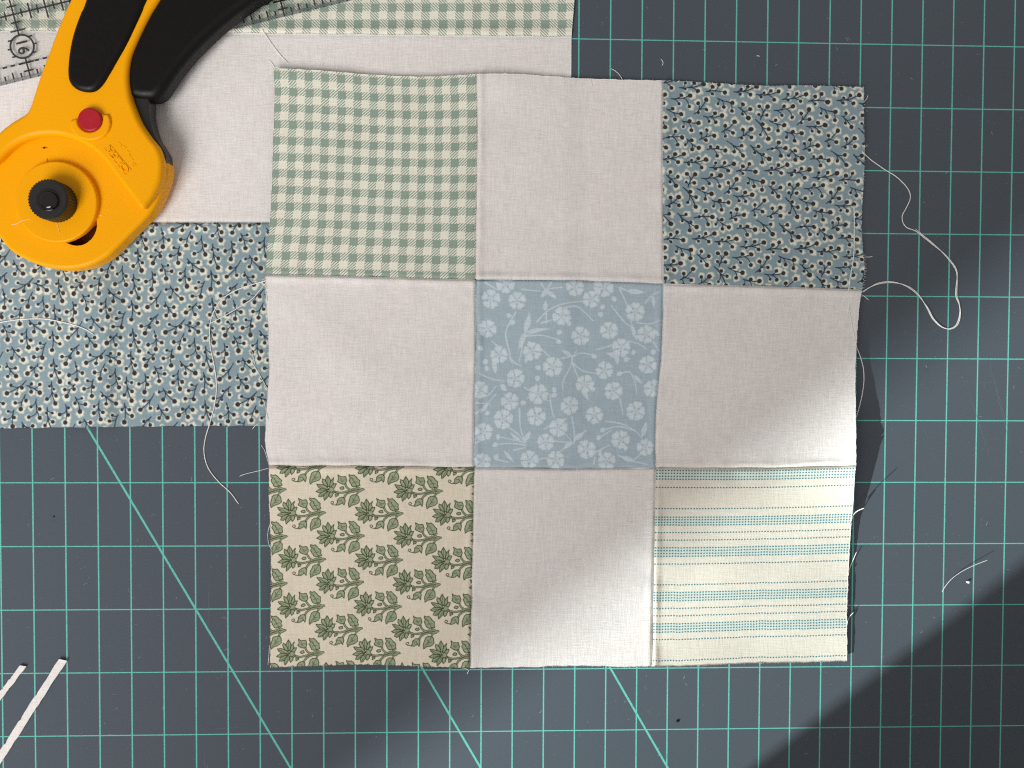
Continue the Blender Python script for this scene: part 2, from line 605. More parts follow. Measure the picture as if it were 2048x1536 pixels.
# ---- green lotus print
LO_BG = alb(201, 189, 168); LO_F = alb(138, 146, 116); LO_L = alb(54, 58, 34)
LO_PET = [[(365, 615), (335, 665), (330, 720), (355, 775), (385, 790), (410, 740), (405, 680)],
          [(285, 665), (280, 710), (310, 760), (350, 795), (372, 790), (345, 720), (320, 680)],
          [(455, 650), (445, 700), (455, 735), (420, 790), (395, 795), (400, 730), (425, 680)],
          [(195, 745), (225, 790), (270, 825), (330, 838), (388, 828), (350, 780), (290, 755)],
          [(185, 860), (230, 882), (280, 877), (330, 852), (385, 838), (300, 820), (240, 825)],
          [(230, 940), (275, 945), (330, 905), (375, 860), (330, 852), (270, 877), (245, 900)],
          [(315, 1000), (350, 970), (385, 930), (395, 875), (375, 860), (330, 895), (305, 940)],
          [(410, 960), (440, 930), (452, 885), (430, 865), (395, 880), (390, 930)],
          [(495, 740), (480, 790), (450, 830), (425, 810), (430, 770), (460, 745)],
          [(475, 850), (478, 872), (452, 892), (436, 865)]]
LO_SH = [[(520, 605), (570, 635), (635, 630), (655, 690), (640, 740), (600, 752), (560, 735), (515, 710), (530, 660)],
         [(550, 810), (575, 790), (610, 790), (617, 818), (590, 832), (560, 825)],
         [(690, 600), (722, 615), (760, 605), (795, 632), (812, 660), (850, 690), (845, 730), (857, 770), (830, 775), (800, 778), (768, 792), (735, 780), (715, 745), (703, 715), (688, 690), (708, 660), (690, 630)],
         [(510, 1000), (550, 960), (600, 952), (630, 985), (625, 1040), (617, 1075), (590, 1040), (560, 1060), (520, 1075), (490, 1070), (510, 1040)],
         [(690, 1110), (680, 1050), (687, 1010), (705, 970), (712, 940), (750, 915), (800, 912), (835, 935), (846, 980), (845, 1020), (820, 1050), (780, 1065), (730, 1080)],
         [(488, 898), (535, 903), (530, 925), (490, 942)]]
LO_ST = [[(488, 872), (560, 882), (640, 870), (720, 840), (800, 818), (860, 822), (912, 830)],
         [(620, 955), (640, 920), (690, 882), (750, 866), (830, 850), (885, 838)],
         [(800, 775), (850, 815), (905, 830)], [(805, 915), (830, 872), (875, 848)],
         [(630, 748), (660, 800), (715, 842)]]
LO_VEIN = [[(500, 1072), (450, 1065), (415, 1045), (418, 1022), (442, 1018), (456, 1036), (440, 1048)],
           [(715, 640), (770, 710), (805, 780)], [(750, 690), (745, 660)], [(775, 720), (815, 715)], [(740, 735), (765, 715)],
           [(705, 1075), (760, 1000), (800, 930)], [(755, 1005), (745, 965)], [(760, 1010), (810, 1000)], [(735, 1035), (785, 1030)],
           [(560, 660), (590, 690), (630, 680)], [(560, 690), (600, 715)], [(530, 1010), (570, 1000), (590, 1035)],
           [(365, 640), (368, 760)], [(230, 770), (350, 825)], [(240, 850), (340, 845)], [(265, 925), (350, 870)], [(330, 970), (375, 885)]]
LO_S = 1 / 7.678


def paint_lotus(cv):
    A = np.array([1186.0, 6.0]); B = np.array([596.0, -358.0])
    for i in range(-9, 10):
        for j in range(-10, 11):
            o = i * A + j * B
            f = lambda P: (np.array(P) + o) * LO_S + np.array([530.0, 920.0])
            c = f([(550, 830)])[0]
            if not (cv.x[0] - 60 < c[0] < cv.x[-1] + 60 and cv.y[0] - 45 < c[1] < cv.y[-1] + 45): continue
            for s in LO_ST:
                P = catmull(f(s), 4)
                cv.stroke(P, 4.4, LO_L)
            for s in LO_ST:
                P = catmull(f(s), 4)
                cv.stroke(P, 1.7, LO_F)
            for s in LO_SH: cv.poly(f(s), LO_F, LO_L, 1.7)
            for s in LO_PET: cv.poly(f(s), LO_F, LO_L, 1.7)
            d = f([(425, 832)])[0]
            cv.disc(d[0], d[1], 5.4, LO_L); cv.disc(d[0], d[1], 4.2, LO_F)
            for s in LO_VEIN[:1]: cv.stroke(catmull(f(s), 4), 1.7, LO_L)
            for s in LO_VEIN[1:]: cv.stroke(f(s), 1.3, LO_L, op=0.8)


# ---- pale flower print
FL_BG = alb(152, 165, 170); FL_P = alb(187, 195, 197); FL_P2 = alb(182, 191, 195)
FL = [(190, 225), (385, 235), (165, 445), (855, 490), (1065, 445), (1255, 300), (655, 725), (380, 815), (1045, 745), (1125, 900),
      (800, 1015), (345, 985), (990, 1085), (1305, 1055), (550, 1095), (300, 1120), (150, 1215), (625, 1285), (935, 1340), (1195, 1270),
      (930, 215), (810, 130), (1020, 125), (1365, 700), (300, 110), (1385, 1330), (140, 1440), (500, 1420), (715, 345), (1160, 575), (500, 610), (250, 640), (720, 1180), (1090, 1430), (1420, 880), (905, 850), (1340, 470), (700, 1420), (560, 930), (110, 900)]
FLST = [[(380, 310), (300, 470), (330, 620), (345, 690), (420, 720)], [(200, 540), (330, 660), (400, 715)], [(105, 780), (200, 820), (300, 835)],
        [(450, 490), (540, 460), (620, 440)], [(440, 480), (480, 400), (470, 320)], [(450, 500), (560, 490), (690, 520)],
        [(430, 500), (420, 600), (400, 690)], [(470, 540), (560, 590), (640, 660)], [(530, 390), (620, 300), (740, 250), (890, 230)],
        [(600, 330), (600, 400)], [(740, 280), (820, 270), (880, 310), (950, 380)], [(560, 400), (660, 370), (740, 350)],
        [(800, 640), (790, 720), (740, 830), (745, 900)], [(800, 650), (860, 620), (950, 630)], [(800, 690), (850, 800), (900, 880), (940, 970)],
        [(720, 660), (800, 640), (830, 600)], [(810, 700), (880, 750), (980, 770)], [(1140, 130), (1190, 240), (1230, 380), (1270, 510)],
        [(1080, 260), (1180, 380), (1240, 420)], [(980, 590), (1080, 560), (1160, 520), (1280, 540), (1350, 580)], [(1270, 380), (1360, 390), (1440, 360)],
        [(1400, 430), (1400, 520), (1440, 590)], [(1120, 650), (1180, 610), (1250, 600)], [(1060, 620), (1120, 650), (1140, 700)],
        [(1160, 770), (1240, 760), (1290, 860), (1300, 920)], [(1180, 960), (1210, 1080)], [(1080, 1130), (1200, 1150), (1300, 1200), (1360, 1260)],
        [(1050, 1200), (1180, 1170), (1290, 1200)], [(1040, 1250), (1120, 1200)], [(420, 1040), (430, 1180), (460, 1270)],
        [(460, 1280), (400, 1220), (340, 1180)], [(460, 1290), (360, 1270), (260, 1250)], [(470, 1290), (500, 1210)], [(470, 1310), (360, 1300), (230, 1310)],
        [(650, 930), (660, 1020), (700, 1130), (820, 1280)], [(450, 880), (560, 950), (640, 980)], [(480, 960), (550, 930), (600, 900)],
        [(610, 1190), (700, 1150), (780, 1110)], [(820, 1100), (840, 1200), (840, 1270)], [(840, 1280), (890, 1230), (930, 1200)],
        [(700, 1280), (840, 1290)], [(840, 1290), (790, 1320), (740, 1350)], [(480, 1440), (600, 1410), (720, 1390), (800, 1400)],
        [(100, 960), (180, 940), (240, 870)], [(90, 1000), (200, 1010)], [(90, 1080), (160, 1020), (240, 930)], [(90, 1300), (180, 1260)],
        [(380, 1350), (470, 1330)], [(310, 1360), (370, 1430)], [(240, 1420), (340, 1440)], [(1180, 1390), (1280, 1430), (1400, 1460)],
        [(1290, 1430), (1360, 1370)], [(1100, 1440), (1060, 1400)], [(990, 1450), (1000, 1400)], [(1330, 230), (1380, 170), (1440, 140)],
        [(1140, 120), (1240, 160), (1330, 150)], [(560, 200), (600, 150), (720, 130)], [(420, 150), (560, 160)], [(600, 170), (660, 210)],
        [(150, 100), (250, 160)], [(560, 100), (590, 150)], [(1010, 1360), (1110, 1310)], [(100, 870), (170, 880)], [(640, 90), (600, 150)]]
FLLF = [((440, 470), (475, 330), 22), ((440, 470), (400, 600), 26), ((450, 470), (600, 440), 20), ((590, 310), (595, 230), 20), ((450, 700), (480, 600), 20),
        ((230, 780), (205, 640), 22), ((270, 860), (320, 910), 26), ((840, 1270), (920, 1210), 24), ((820, 1280), (760, 1340), 22), ((690, 1150), (780, 1110), 20),
        ((460, 1280), (510, 1210), 24), ((440, 1290), (350, 1220), 18), ((790, 640), (720, 600), 20), ((880, 870), (940, 970), 24), ((1230, 400), (1270, 510), 20),
        ((1360, 1250), (1390, 1130), 24), ((1130, 640), (1060, 615), 22), ((1130, 640), (1140, 700), 20), ((180, 1010), (120, 1080), 18), ((1390, 440), (1450, 480), 20),
        ((1380, 170), (1400, 270), 18), ((1200, 140), (1320, 150), 22), ((600, 150), (570, 210), 20), ((590, 150), (680, 215), 20), ((1270, 780), (1340, 850), 18),
        ((550, 940), (480, 890), 20), ((560, 930), (590, 880), 18), ((310, 1360), (380, 1440), 18), ((1290, 1430), (1200, 1400), 24)]
FLBD = [(320, 345), (700, 465), (690, 535), (730, 355), (770, 400), (1000, 325), (1100, 205), (1205, 660), (960, 640), (925, 800), (965, 890), (675, 895), (680, 935),
        (545, 810), (445, 995), (160, 740), (150, 690), (110, 590), (1165, 570), (1255, 605), (1160, 770), (1390, 910), (1400, 600), (180, 1075), (240, 1310), (260, 1250),
        (1030, 1250), (1060, 1195), (1235, 1330), (1040, 1365), (545, 730), (350, 395), (250, 1400), (1020, 270)]


def paint_flowers(cv):
    r = np.random.default_rng(3)
    s = 1 / 3.746
    f = lambda P: np.array(P, float) * s + np.array([930.0, 540.0])
    for p in FLST: cv.stroke(catmull(f(p), 5), 3.3, FL_P2, 2.0, 1.0, 0.85)
    for a, b, w in FLLF:
        a, b = f(a), f(b); d = b - a; L = np.linalg.norm(d); nn = np.array([-d[1], d[0]]) / L
        t = np.linspace(0, 1, 9)[:, None]
        wd = np.sin(np.pi * t ** 0.8) * w * s * 0.8
        cv.poly(np.vstack([a + d * t + nn * wd, (a + d * t - nn * wd)[::-1]]), FL_P2, None, aa=1.2, op=0.9)
    for b in FLBD:
        b = f(b); a = r.uniform(0, 3)
        cv.disc(b[0], b[1], 4.6, FL_P2, 1.3, 0.9, ex=r.uniform(0.8, 1.3))
        cv.disc(b[0] + 3 * math.cos(a), b[1] + 3 * math.sin(a), 3.4, FL_P2, 1.3, 0.9)
    for c in FL:
        c = f(c); a0 = r.uniform(0, 6.28); R = r.uniform(19.5, 22.5)
        for k in range(5):
            a = a0 + k * 1.2566 + r.uniform(-0.1, 0.1)
            for da in (-0.27, 0.27):
                cv.disc(c[0] + R * 0.64 * math.cos(a + da), c[1] + R * 0.64 * math.sin(a + da), R * r.uniform(0.22, 0.29), FL_P, 1.5, 0.85)
            cv.stroke([c, c + R * 0.55 * np.array([math.cos(a), math.sin(a)])], 3, FL_P, 8, 1.2, 0.9)
        for k in range(5):
            a = a0 + (k + 0.5) * 1.2566; u_ = np.array([math.cos(a), math.sin(a)])
            cv.stroke([c + u_ * R * 0.30, c + u_ * R * 1.02], 1.0, FL_BG, 3.4, 1.2, 0.8)
        for k in range(11):
            a = a0 + k * 0.571; q = R * r.uniform(0.22, 0.42)
            cv.stroke([c + 0.10 * R * np.array([math.cos(a), math.sin(a)]), c + q * np.array([math.cos(a), math.sin(a)])], 0.7, FL_BG, aa=1.0, op=0.55)
            cv.disc(c[0] + q * math.cos(a), c[1] + q * math.sin(a), 0.8, FL_BG, 1.0, 0.7)
        cv.disc(c[0], c[1], 2.0, FL_BG, 1.2, 0.6)


# ------------------------------------------------------------------ cloth heights (mm, in photo px)
def sstep(v, a, b):
    t = np.clip((v - a) / (b - a), 0, 1)
    return t * t * (3 - 2 * t)


_wv = [(rng.uniform(0, 6.28), rng.uniform(0, 6.28), rng.uniform(130, 330)) for _ in range(7)]


def waves(x, y):
    h = 0
    for a, p, wl in _wv:
        h = h + np.sin((x * math.cos(a) + y * math.sin(a)) * 2 * math.pi / wl + p)
    return h / 7


def strip_h(x, y):
    h = 0.55 + 0.22 * waves(x * 1.2 + 50, y)
    h = h + 2.0 * np.exp(-((x - 207) / np.where(x < 207, 75, 20)) ** 2) * sstep(y, 470, 640)
    for ys, a, b in ((66 + (x - 430) * 0.010, 0.75, 0.15), (445.0 + 0 * x, 0.12, 0.7)):
        d = y - ys
        h = h - 0.45 * np.exp(-(d / 2.2) ** 2)
        h = h + np.where(d < 0, a, b) * np.exp(-((np.abs(d) - 9) / 10) ** 2)
    h = h + 0.9 * sstep(x, 1100, 1143) * sstep(-y, -90, 0)          # lifted corner
    return np.maximum(h, 0.12)


LIFT_Y = [100, 174, 300, 450, 560, 640, 760, 860, 925, 940, 1000, 1060, 1150, 1250, 1322, 1400]
LIFT_H = [0.7, 0.7, 0.8, 0.7, 1.4, 2.4, 3.8, 6.0, 7.4, 6.8, 4.0, 2.0, 0.9, 1.1, 1.0, 1.0]


def block_base(x, y):
    under = sstep(1143 + 34 - x, 0, 56) * sstep(857 + 90 - y, 0, 160)
    h = 1.25 + 1.25 * under + 1.0 * waves(x, y) + 0.34 * waves(x * 2.3 + 31, y * 2.3 + 7)
    edge = np.interp(y, [174, 330, 440, 540, 580, 690, 850, 930, 1000, 1150, 1322], [1728, 1729, 1722, 1729, 1724, 1713, 1712, 1712, 1707, 1697, 1694])
    h = h + np.interp(y, LIFT_Y, LIFT_H) * np.exp(-np.maximum(edge - x, 0) / 62)
    # top edge ripple, left edge lift, soft folds
    h = h + 1.0 * np.exp(-((x - 640) / 120) ** 2 - ((y - 140) / 45) ** 2)
    h = h + 0.9 * np.exp(-((x - 1000) / 60) ** 2 - ((y - 150) / 40) ** 2)
    h = h + 0.8 * np.exp(-((x - 545) / 40) ** 2) * (0.5 + 0.5 * np.sin(y / 60))
    h = h + 0.7 * np.exp(-(((x - 640) - (y - 640) * 0.8) / 60) ** 2) * np.exp(-((y - 700) / 110) ** 2)
    return np.maximum(h, 0.25)


def seam(d, A):
    return -1.05 * np.exp(-(d / 2.3) ** 2) + A * np.exp(-((d - 7) / 7.5) ** 2)


def skirt(V, F, nx, ny, depth):
    """close the cloth's rim with a turned-down edge of its own thickness"""
    b = np.r_[np.arange(nx), np.arange(1, ny) * nx + nx - 1, (ny - 1) * nx + np.arange(nx - 2, -1, -1), np.arange(ny - 2, 0, -1) * nx]
    n0 = len(V)
    B = V[b].copy(); B[:, 2] -= depth
    i = np.arange(len(b)); j = (i + 1) % len(b)
    G = np.stack([b[i], n0 + i, n0 + j, b[j]], -1)
    return np.vstack([V, B]), np.vstack([F, G]), b


def grid_faces(nx, ny):
    i = np.arange(ny - 1)[:, None] * nx + np.arange(nx - 1)[None]
    i = i.ravel()
    return np.stack([i, i + nx, i + nx + 1, i + 1], -1)


def cloth_mesh(name, PX, PY, H, PATX, PATY, depth=0.35, extra=None):
    ny, nx = PX.shape
    V = W(PX, PY, H).reshape(-1, 3)
    F = grid_faces(nx, ny)
    V, F, b = skirt(V, F, nx, ny, depth)
    me = np_mesh(name, V, F)
    pat = np.c_[PATX.ravel(), PATY.ravel(), np.zeros(nx * ny)]
    add_attr(me, 'pat', np.vstack([pat, pat[b]]))
    for nm, arr, typ in (extra or []):
        if typ == 'FLOAT_COLOR':
            a = np.c_[arr.reshape(-1, 3), np.ones(nx * ny)]
            add_attr(me, nm, np.vstack([a, a[b]]), typ)
        else:
            a = arr.ravel(); add_attr(me, nm, np.r_[a, a[b]], typ)
    return me


# ------------------------------------------------------------------ strip set lying under the block
strip_root = empty('sewn_strip_set', W(300, 400, 0))
tag(strip_root, 'three long fabric strips sewn together, gingham, white and blue twig print, under the cutter', 'fabric strips')


def build_strip(name, xs, ytop, ybot, ny, mat, label, pat=None, extra=None, edge_j=None):
    """ytop, ybot: functions of x giving the strip's long sides"""
    s = np.asarray(xs, float)
    t = np.linspace(0, 1, ny)
    X, T = np.meshgrid(s, t)
    Y = ytop(X) * (1 - T) + ybot(X) * T
    # raw right edge leans with the photo and frays a little
    lean = np.interp(Y, [-60, 0, 72, 160, 900], [1152, 1149, 1143, 1142.5, 1142])
    k = X > 1000
    X = np.where(k, 1000 + (X - 1000) * (lean - 1000) / 143.0, X)
    H = strip_h(X, Y)
    PX_, PY_ = (X, Y) if pat is None else pat(X, Y)
    ex = extra(X, Y) if extra else None
    o = link(name, cloth_mesh(name, X, Y, H, PX_, PY_, extra=ex), mat, strip_root)
    o['label'] = label
    return o


XS = np.r_[np.linspace(-130, 1000, 300), np.linspace(1004, 1143, 44)]
f66 = lambda x: 66 + (x - 430) * 0.010
build_strip('gingham_strip', XS, lambda x: -170 + 0 * x, lambda x: f66(x) + 0.7 * np.sin(x / 17), 70, M_GING2, 'green and cream gingham strip')
build_strip('white_strip', XS, lambda x: f66(x) + 0.7 * np.sin(x / 17), lambda x: 445 + 0 * x, 110, M_WHITE, 'plain white strip')

xd = np.r_[np.linspace(-60, 548, 730), np.linspace(552, 1143, 50)]
yb = lambda x: np.interp(x, [-130, 0, 120, 250, 400, 531, 1143], [860, 857, 855, 853.5, 852, 852, 852]) + 0.9 * np.sin(x / 9.3) * np.sin(x / 41)


def strip_paint(X, Y):
    # the print runs down the strip: print x = y, print y = -x
    nt = 480
    cv = Canvas(440, 862, -560, 70, nt, 730, BLUE_BG)
    paint_twigs(cv, 6.0, -30.0, 5)
    img = np.transpose(cv.c, (1, 0, 2))[:, ::-1]          # rows = y, cols = x from -70 to 560
    yi = np.clip((Y - 440) / 422 * (nt - 1), 0, nt - 1.001); xi = np.clip((X + 70) / 630 * 729, 0, 728.999)
    a = yi.astype(int); b = xi.astype(int); fy = (yi - a)[..., None]; fx = (xi - b)[..., None]
    c = (img[a, b] * (1 - fx) + img[a, b + 1] * fx) * (1 - fy) + (img[a + 1, b] * (1 - fx) + img[a + 1, b + 1] * fx) * fy
    return [('print', c, 'FLOAT_COLOR')]


build_strip('twig_print_strip', xd, lambda x: 445 + 0 * x, yb, 480, M_PRINT, 'slate blue strip printed with dark berry twigs', extra=strip_paint)

# ------------------------------------------------------------------ nine patch block
block = empty('nine_patch_block', W(1130, 750, 0))
tag(block, 'square nine-patch quilt block of printed and white patches on the mat', 'quilt block')

G = [[(547, 136), (953, 148), (1327, 161), (1728, 174)],
     [(531, 548), (951, 559), (1327, 567), (1724, 579)],
     [(538, 932), (948, 935), (1311, 935), (1712, 931)],
     [(540, 1335), (940, 1336), (1304, 1333), (1694, 1322)]]
HM = [[[(640, 141), (740, 149), (850, 153)], [(1000, 147), (1060, 149), (1150, 156), (1240, 159)], [(1360, 162), (1430, 166), (1520, 171), (1620, 171)]],
      [[(740, 553)], [(1140, 561)], [(1520, 572)]],
      [[(740, 932)], [(1130, 937)], [(1510, 936)]],
      [[(640, 1331), (740, 1329), (850, 1333)], [(1020, 1335), (1150, 1332), (1240, 1334)], [(1400, 1331), (1480, 1327), (1600, 1325)]]]
VM = [[[(549, 200), (545, 330), (541, 430), (535, 490)], [(532, 600), (537, 690), (537, 760), (531, 840), (531, 890)], [(538, 1000), (541, 1070), (542, 1150), (541, 1250)]],
      [[(955, 250), (953, 400)], [(952, 700), (949, 820)], [(947, 1000), (944, 1150)]],
      [[(1326, 300), (1327, 450)], [(1323, 700), (1314, 800), (1311, 870)], [(1309, 1050), (1306, 1200)]],
      [[(1728, 230), (1729, 330), (1723, 440), (1726, 500), (1729, 540)], [(1718, 620), (1713, 690), (1711, 760), (1712, 850)], [(1709, 960), (1707, 1000), (1701, 1070), (1697, 1150), (1694, 1230)]]]
# puff of the pressed seams: top, bottom, left, right of every patch
PUFF = [[(0, .35, 0, .30), (0, .75, .75, .15), (0, .20, .95, 0)],
        [(.75, .55, 0, .35), (.15, .20, .85, .75), (.8, .5, .20, 0)],
        [(.80, 0, 0, .75), (.30, 0, .10, .20), (.65, 0, .85, 0)]]
RES = [[(160, 160), (150, 160), (500, 510)], [(160, 150), (400, 404), (160, 150)], [(500, 500), (150, 160), (130, None)]]
# stripe rows as fractions of the patch height (from the seam to the raw edge)
ROWS = []
for yy in ([107, 126, 147, 167], 225, 373, [433, 451, 470, 488], 541, 594, [648, 668, 688, 707], 762, 907, [961, 980, 999, 1018], 1072, 1124, [1180, 1199, 1218, 1238], 1290, 1438):
    for q in (yy if isinstance(yy, list) else [yy]): ROWS.append((q - 86) / (1478 - 86))
BANDS = [(101, 173), (427, 494), (642, 713), (955, 1024), (1174, 1244)]


def fray(n, amp, seed):
    r = np.random.default_rng(seed)
    a = r.normal(0, 1, n)
    k = np.exp(-np.linspace(-2, 2, 9) ** 2); k /= k.sum()
    return np.convolve(a, k, 'same') * amp * 2


def patch(r, c, name, mat, label, painter=None, patfn=None):
    nx, ny = RES[r][c]
    svals = np.linspace(0, 1, nx)
    if ny is None:                                   # stripes: grid rows on every row of dots and halfway between
        ky = sorted(set([0.0, 1.0] + ROWS + [(a + b) / 2 for a, b in zip(ROWS[:-1], ROWS[1:])] + [(b - 86) / 1392 for B in BANDS for b in (B[0], B[0] - 2, B[1], B[1] + 2)] + list(np.linspace(0, 1, 120)) + list(np.linspace(0, .06, 14))))
        tvals = np.array(ky)
    else:
        tvals = np.linspace(0, 1, ny)
    if nx <= 200:                                    # finer towards the seams so that the fold is round
        svals = svals + 0.055 * np.sin(2 * np.pi * svals) * -1
        if ny is not None: tvals = tvals + 0.055 * np.sin(2 * np.pi * tvals) * -1
    curve = lambda a, m, b, tv: resample([a] + m + [b], 400)
    def on(a, m, b, tv):
        C = resample([a] + m + [b], 500)
        u = np.linspace(0, 1, 500)
        return np.stack([np.interp(tv, u, C[:, k]) for k in (0, 1)], -1)
    top = on(G[r][c], HM[r][c], G[r][c + 1], svals); bot = on(G[r + 1][c], HM[r + 1][c], G[r + 1][c + 1], svals)
    lef = on(G[r][c], VM[c][r], G[r + 1][c], tvals); rig = on(G[r][c + 1], VM[c + 1][r], G[r + 1][c + 1], tvals)
    if r == 0: top[2:-2, 1] += fray(len(svals) - 4, 0.4, 1 + c)
    if r == 2: bot[2:-2, 1] += fray(len(svals) - 4, 0.5, 11 + c)
    if c == 0: lef[2:-2, 0] += fray(len(tvals) - 4, 0.4, 21 + r)
    if c == 2: rig[2:-2, 0] += fray(len(tvals) - 4, 0.4, 31 + r)
    S, T = np.meshgrid(svals, tvals)
    P = ((1 - T)[..., None] * top[None] + T[..., None] * bot[None] + (1 - S)[..., None] * lef[:, None] + S[..., None] * rig[:, None]
         - ((1 - S) * (1 - T))[..., None] * top[0] - (S * (1 - T))[..., None] * top[-1] - ((1 - S) * T)[..., None] * bot[0] - (S * T)[..., None] * bot[-1])
    X, Y = P[..., 0], P[..., 1]
    w = G[r][c + 1][0] - G[r][c][0]; h = G[r + 1][c][1] - G[r][c][1]
    H = block_base(X, Y)
    pt, pb, pl, pr = PUFF[r][c]
    def pucker(q, d, ph):
        return 0.40 * np.sin(q / 19.0 + ph + 1.7 * np.sin(q / 47.0 + ph)) * np.sin(q / 83.0 + 2 * ph) * np.exp(-(d / 30) ** 2)
    if r > 0: H = H + pucker(X, T * h, r * 2.1 + c)
    if r < 2: H = H + pucker(X, (1 - T) * h, r * 1.3 + c + 4)
    if c > 0: H = H + pucker(Y, S * w, r + c * 2.7 + 1)
    if c < 2: H = H + pucker(Y, (1 - S) * w, r + c * 1.9 + 3)
    rip = lambda q: 0.75 + 0.25 * np.sin(q / 23.0 + r * 2 + c) + 0.12 * np.sin(q / 7.1)
    if r > 0: H = H + seam(T * h, pt * rip(X))
    if r < 2: H = H + seam((1 - T) * h, pb * rip(X + 40))
    if c > 0: H = H + seam(S * w, pl * rip(Y))
    if c < 2: H = H + seam((1 - S) * w, pr * rip(Y + 40))
    H = np.maximum(H, 0.2)
    over = (X < 1146) & (Y < 860)
    H = np.where(over, np.maximum(H, strip_h(X, Y) + 0.22), H)
    PXX = G[r][c][0] + S * w; PYY = G[r][c][1] + T * h
    if patfn: PXX, PYY = patfn(S, T, w, h)
    ex = []
    if painter:
        x0, x1, y0, y1, fn, bgc = painter
        cv = Canvas(x0, x1, y0, y1, nx, len(tvals), bgc)
        fn(cv)
        ex.append(('print', cv.c, 'FLOAT_COLOR'))
    if ny is None:
        R = np.array(ROWS)
        d = np.abs(tvals[:, None] - R[None]).min(1) * 398
        ex.append(('rowdist', np.repeat(d[:, None], nx, 1), 'FLOAT'))
        yb_ = 86 + tvals * 1392
        bd = np.zeros(len(tvals))
        for a, b in BANDS: bd[(yb_ >= a - .01) & (yb_ <= b + .01)] = 1
        ex.append(('rowband', np.repeat(bd[:, None], nx, 1), 'FLOAT'))
    o = link(name, cloth_mesh(name, X, Y, H, PXX, PYY, extra=ex), mat, block)
    if label: o['label'] = label
    return o


patch(0, 0, 'gingham_patch', M_GING, 'green and cream gingham patch', patfn=lambda S, T, w, h: (S * 406, T * 412))
patch(0, 1, 'white_patch', M_WHITE, 'plain white patch between gingham and twig print')
patch(0, 2, 'twig_print_patch', M_TWILL, 'slate blue patch printed with dark berry twigs',
      painter=(1327, 1727, 164, 574, lambda cv: paint_twigs(cv, 1310, 140, 2), BLUE_BG))
patch(1, 0, 'white_patch', M_WHITE, 'plain white patch between gingham and lotus print')
patch(1, 1, 'flower_print_patch', M_PRINT, 'pale blue centre patch with white flowers',
      painter=(951, 1320, 561, 936, paint_flowers, FL_BG))
patch(1, 2, 'white_patch', M_WHITE, 'plain white patch between twig print and dotted stripes')
patch(2, 0, 'lotus_print_patch', M_PRINT, 'beige patch printed with green lotus flowers',
      painter=(539, 944, 934, 1336, paint_lotus, LO_BG))
patch(2, 1, 'white_patch', M_WHITE, 'plain white patch between lotus print and dotted stripes')
patch(2, 2, 'dotted_stripe_patch', M_STRIPE, 'cream patch with teal dotted stripes', patfn=lambda S, T, w, h: (S * 396, T * 398))


# ------------------------------------------------------------------ threads
def ground(x, y):
    """top of whatever lies at that photo pixel"""
    h = 0.0
    if y < 855 and x < 1142: h = float(strip_h(np.float64(x), np.float64(y)))
    lx = np.interp(y, [136, 330, 490, 548, 690, 760, 840, 932, 1070, 1335], [547, 545, 535, 531, 537, 537, 531, 538, 541, 540])
    rx = np.interp(y, [174, 330, 440, 540, 580, 690, 850, 930, 1000, 1150, 1322], [1728, 1729, 1722, 1729, 1724, 1713, 1712, 1712, 1707, 1697, 1694])
    ty = np.interp(x, [547, 740, 850, 953, 1150, 1327, 1520, 1728], [136, 149, 153, 148, 156, 161, 171, 174])
    if lx <= x <= rx and ty <= y <= 1334: h = float(block_base(np.float64(x), np.float64(y)))
    return h


def tube(name, P, rad, mat, parent=None, sides=6, taper=True):
    """P (n,3) mm"""
    P = np.asarray(P, float); n = len(P)
    T = np.gradient(P, axis=0); T /= np.linalg.norm(T, axis=1)[:, None] + 1e-9
    up = np.array([0, 0, 1.0])
    A = np.cross(T, up); A /= np.linalg.norm(A, axis=1)[:, None] + 1e-9
    B = np.cross(A, T)
    r = np.full(n, rad)
    if taper: r[0] *= 0.5; r[-1] *= 0.5
    an = np.arange(sides) * 2 * math.pi / sides
    V = (P[:, None] + r[:, None, None] * (np.cos(an)[None, :, None] * A[:, None] + np.sin(an)[None, :, None] * B[:, None])).reshape(-1, 3)
    F = []
    for i in range(n - 1):
        for k in range(sides):
            F.append((i * sides + k, i * sides + (k + 1) % sides, (i + 1) * sides + (k + 1) % sides, (i + 1) * sides + k))
    me = np_mesh(name, V, F)
    return link(name, me, mat, parent)


def thread_pts(pts, n=60, lift=0.22, zs=None, jit=0.0, seed=0):
    C = resample(pts, n)
    g = np.array([ground(x, y) for x, y in C])
    k = np.ones(5) / 5                                   # a thread bridges small steps
    gs = np.convolve(np.pad(g, 2, 'edge'), k, 'valid')
    z = np.maximum(g, gs) + lift
    if zs is not None: z = z + np.interp(np.linspace(0, 1, n), np.linspace(0, 1, len(zs)), zs)
    if jit:
        r = np.random.default_rng(seed)
        C = C + np.stack([np.convolve(r.normal(0, jit, n), k, 'same') for _ in range(2)], -1)
    return W(C[:, 0], C[:, 1], z)


def loose(name, label, pts, n=60, rad=0.16, cat='thread', **kw):
    o = tube(name, thread_pts(pts, n, **kw), rad, M_THREAD)
    # put the object's origin on the thread itself
    me = o.data
    c = Vector(np.mean([v.co for v in me.vertices], axis=0)); c.z = min(v.co.z for v in me.vertices)
    me.transform(Matrix.Translation(-c)); o.location = c
    return tag(o, label, cat)


def tail(pts, n=50, rad=0.16, **kw):
    return tube('thread_tail', thread_pts(pts, n, **kw), rad, M_THREAD, block)


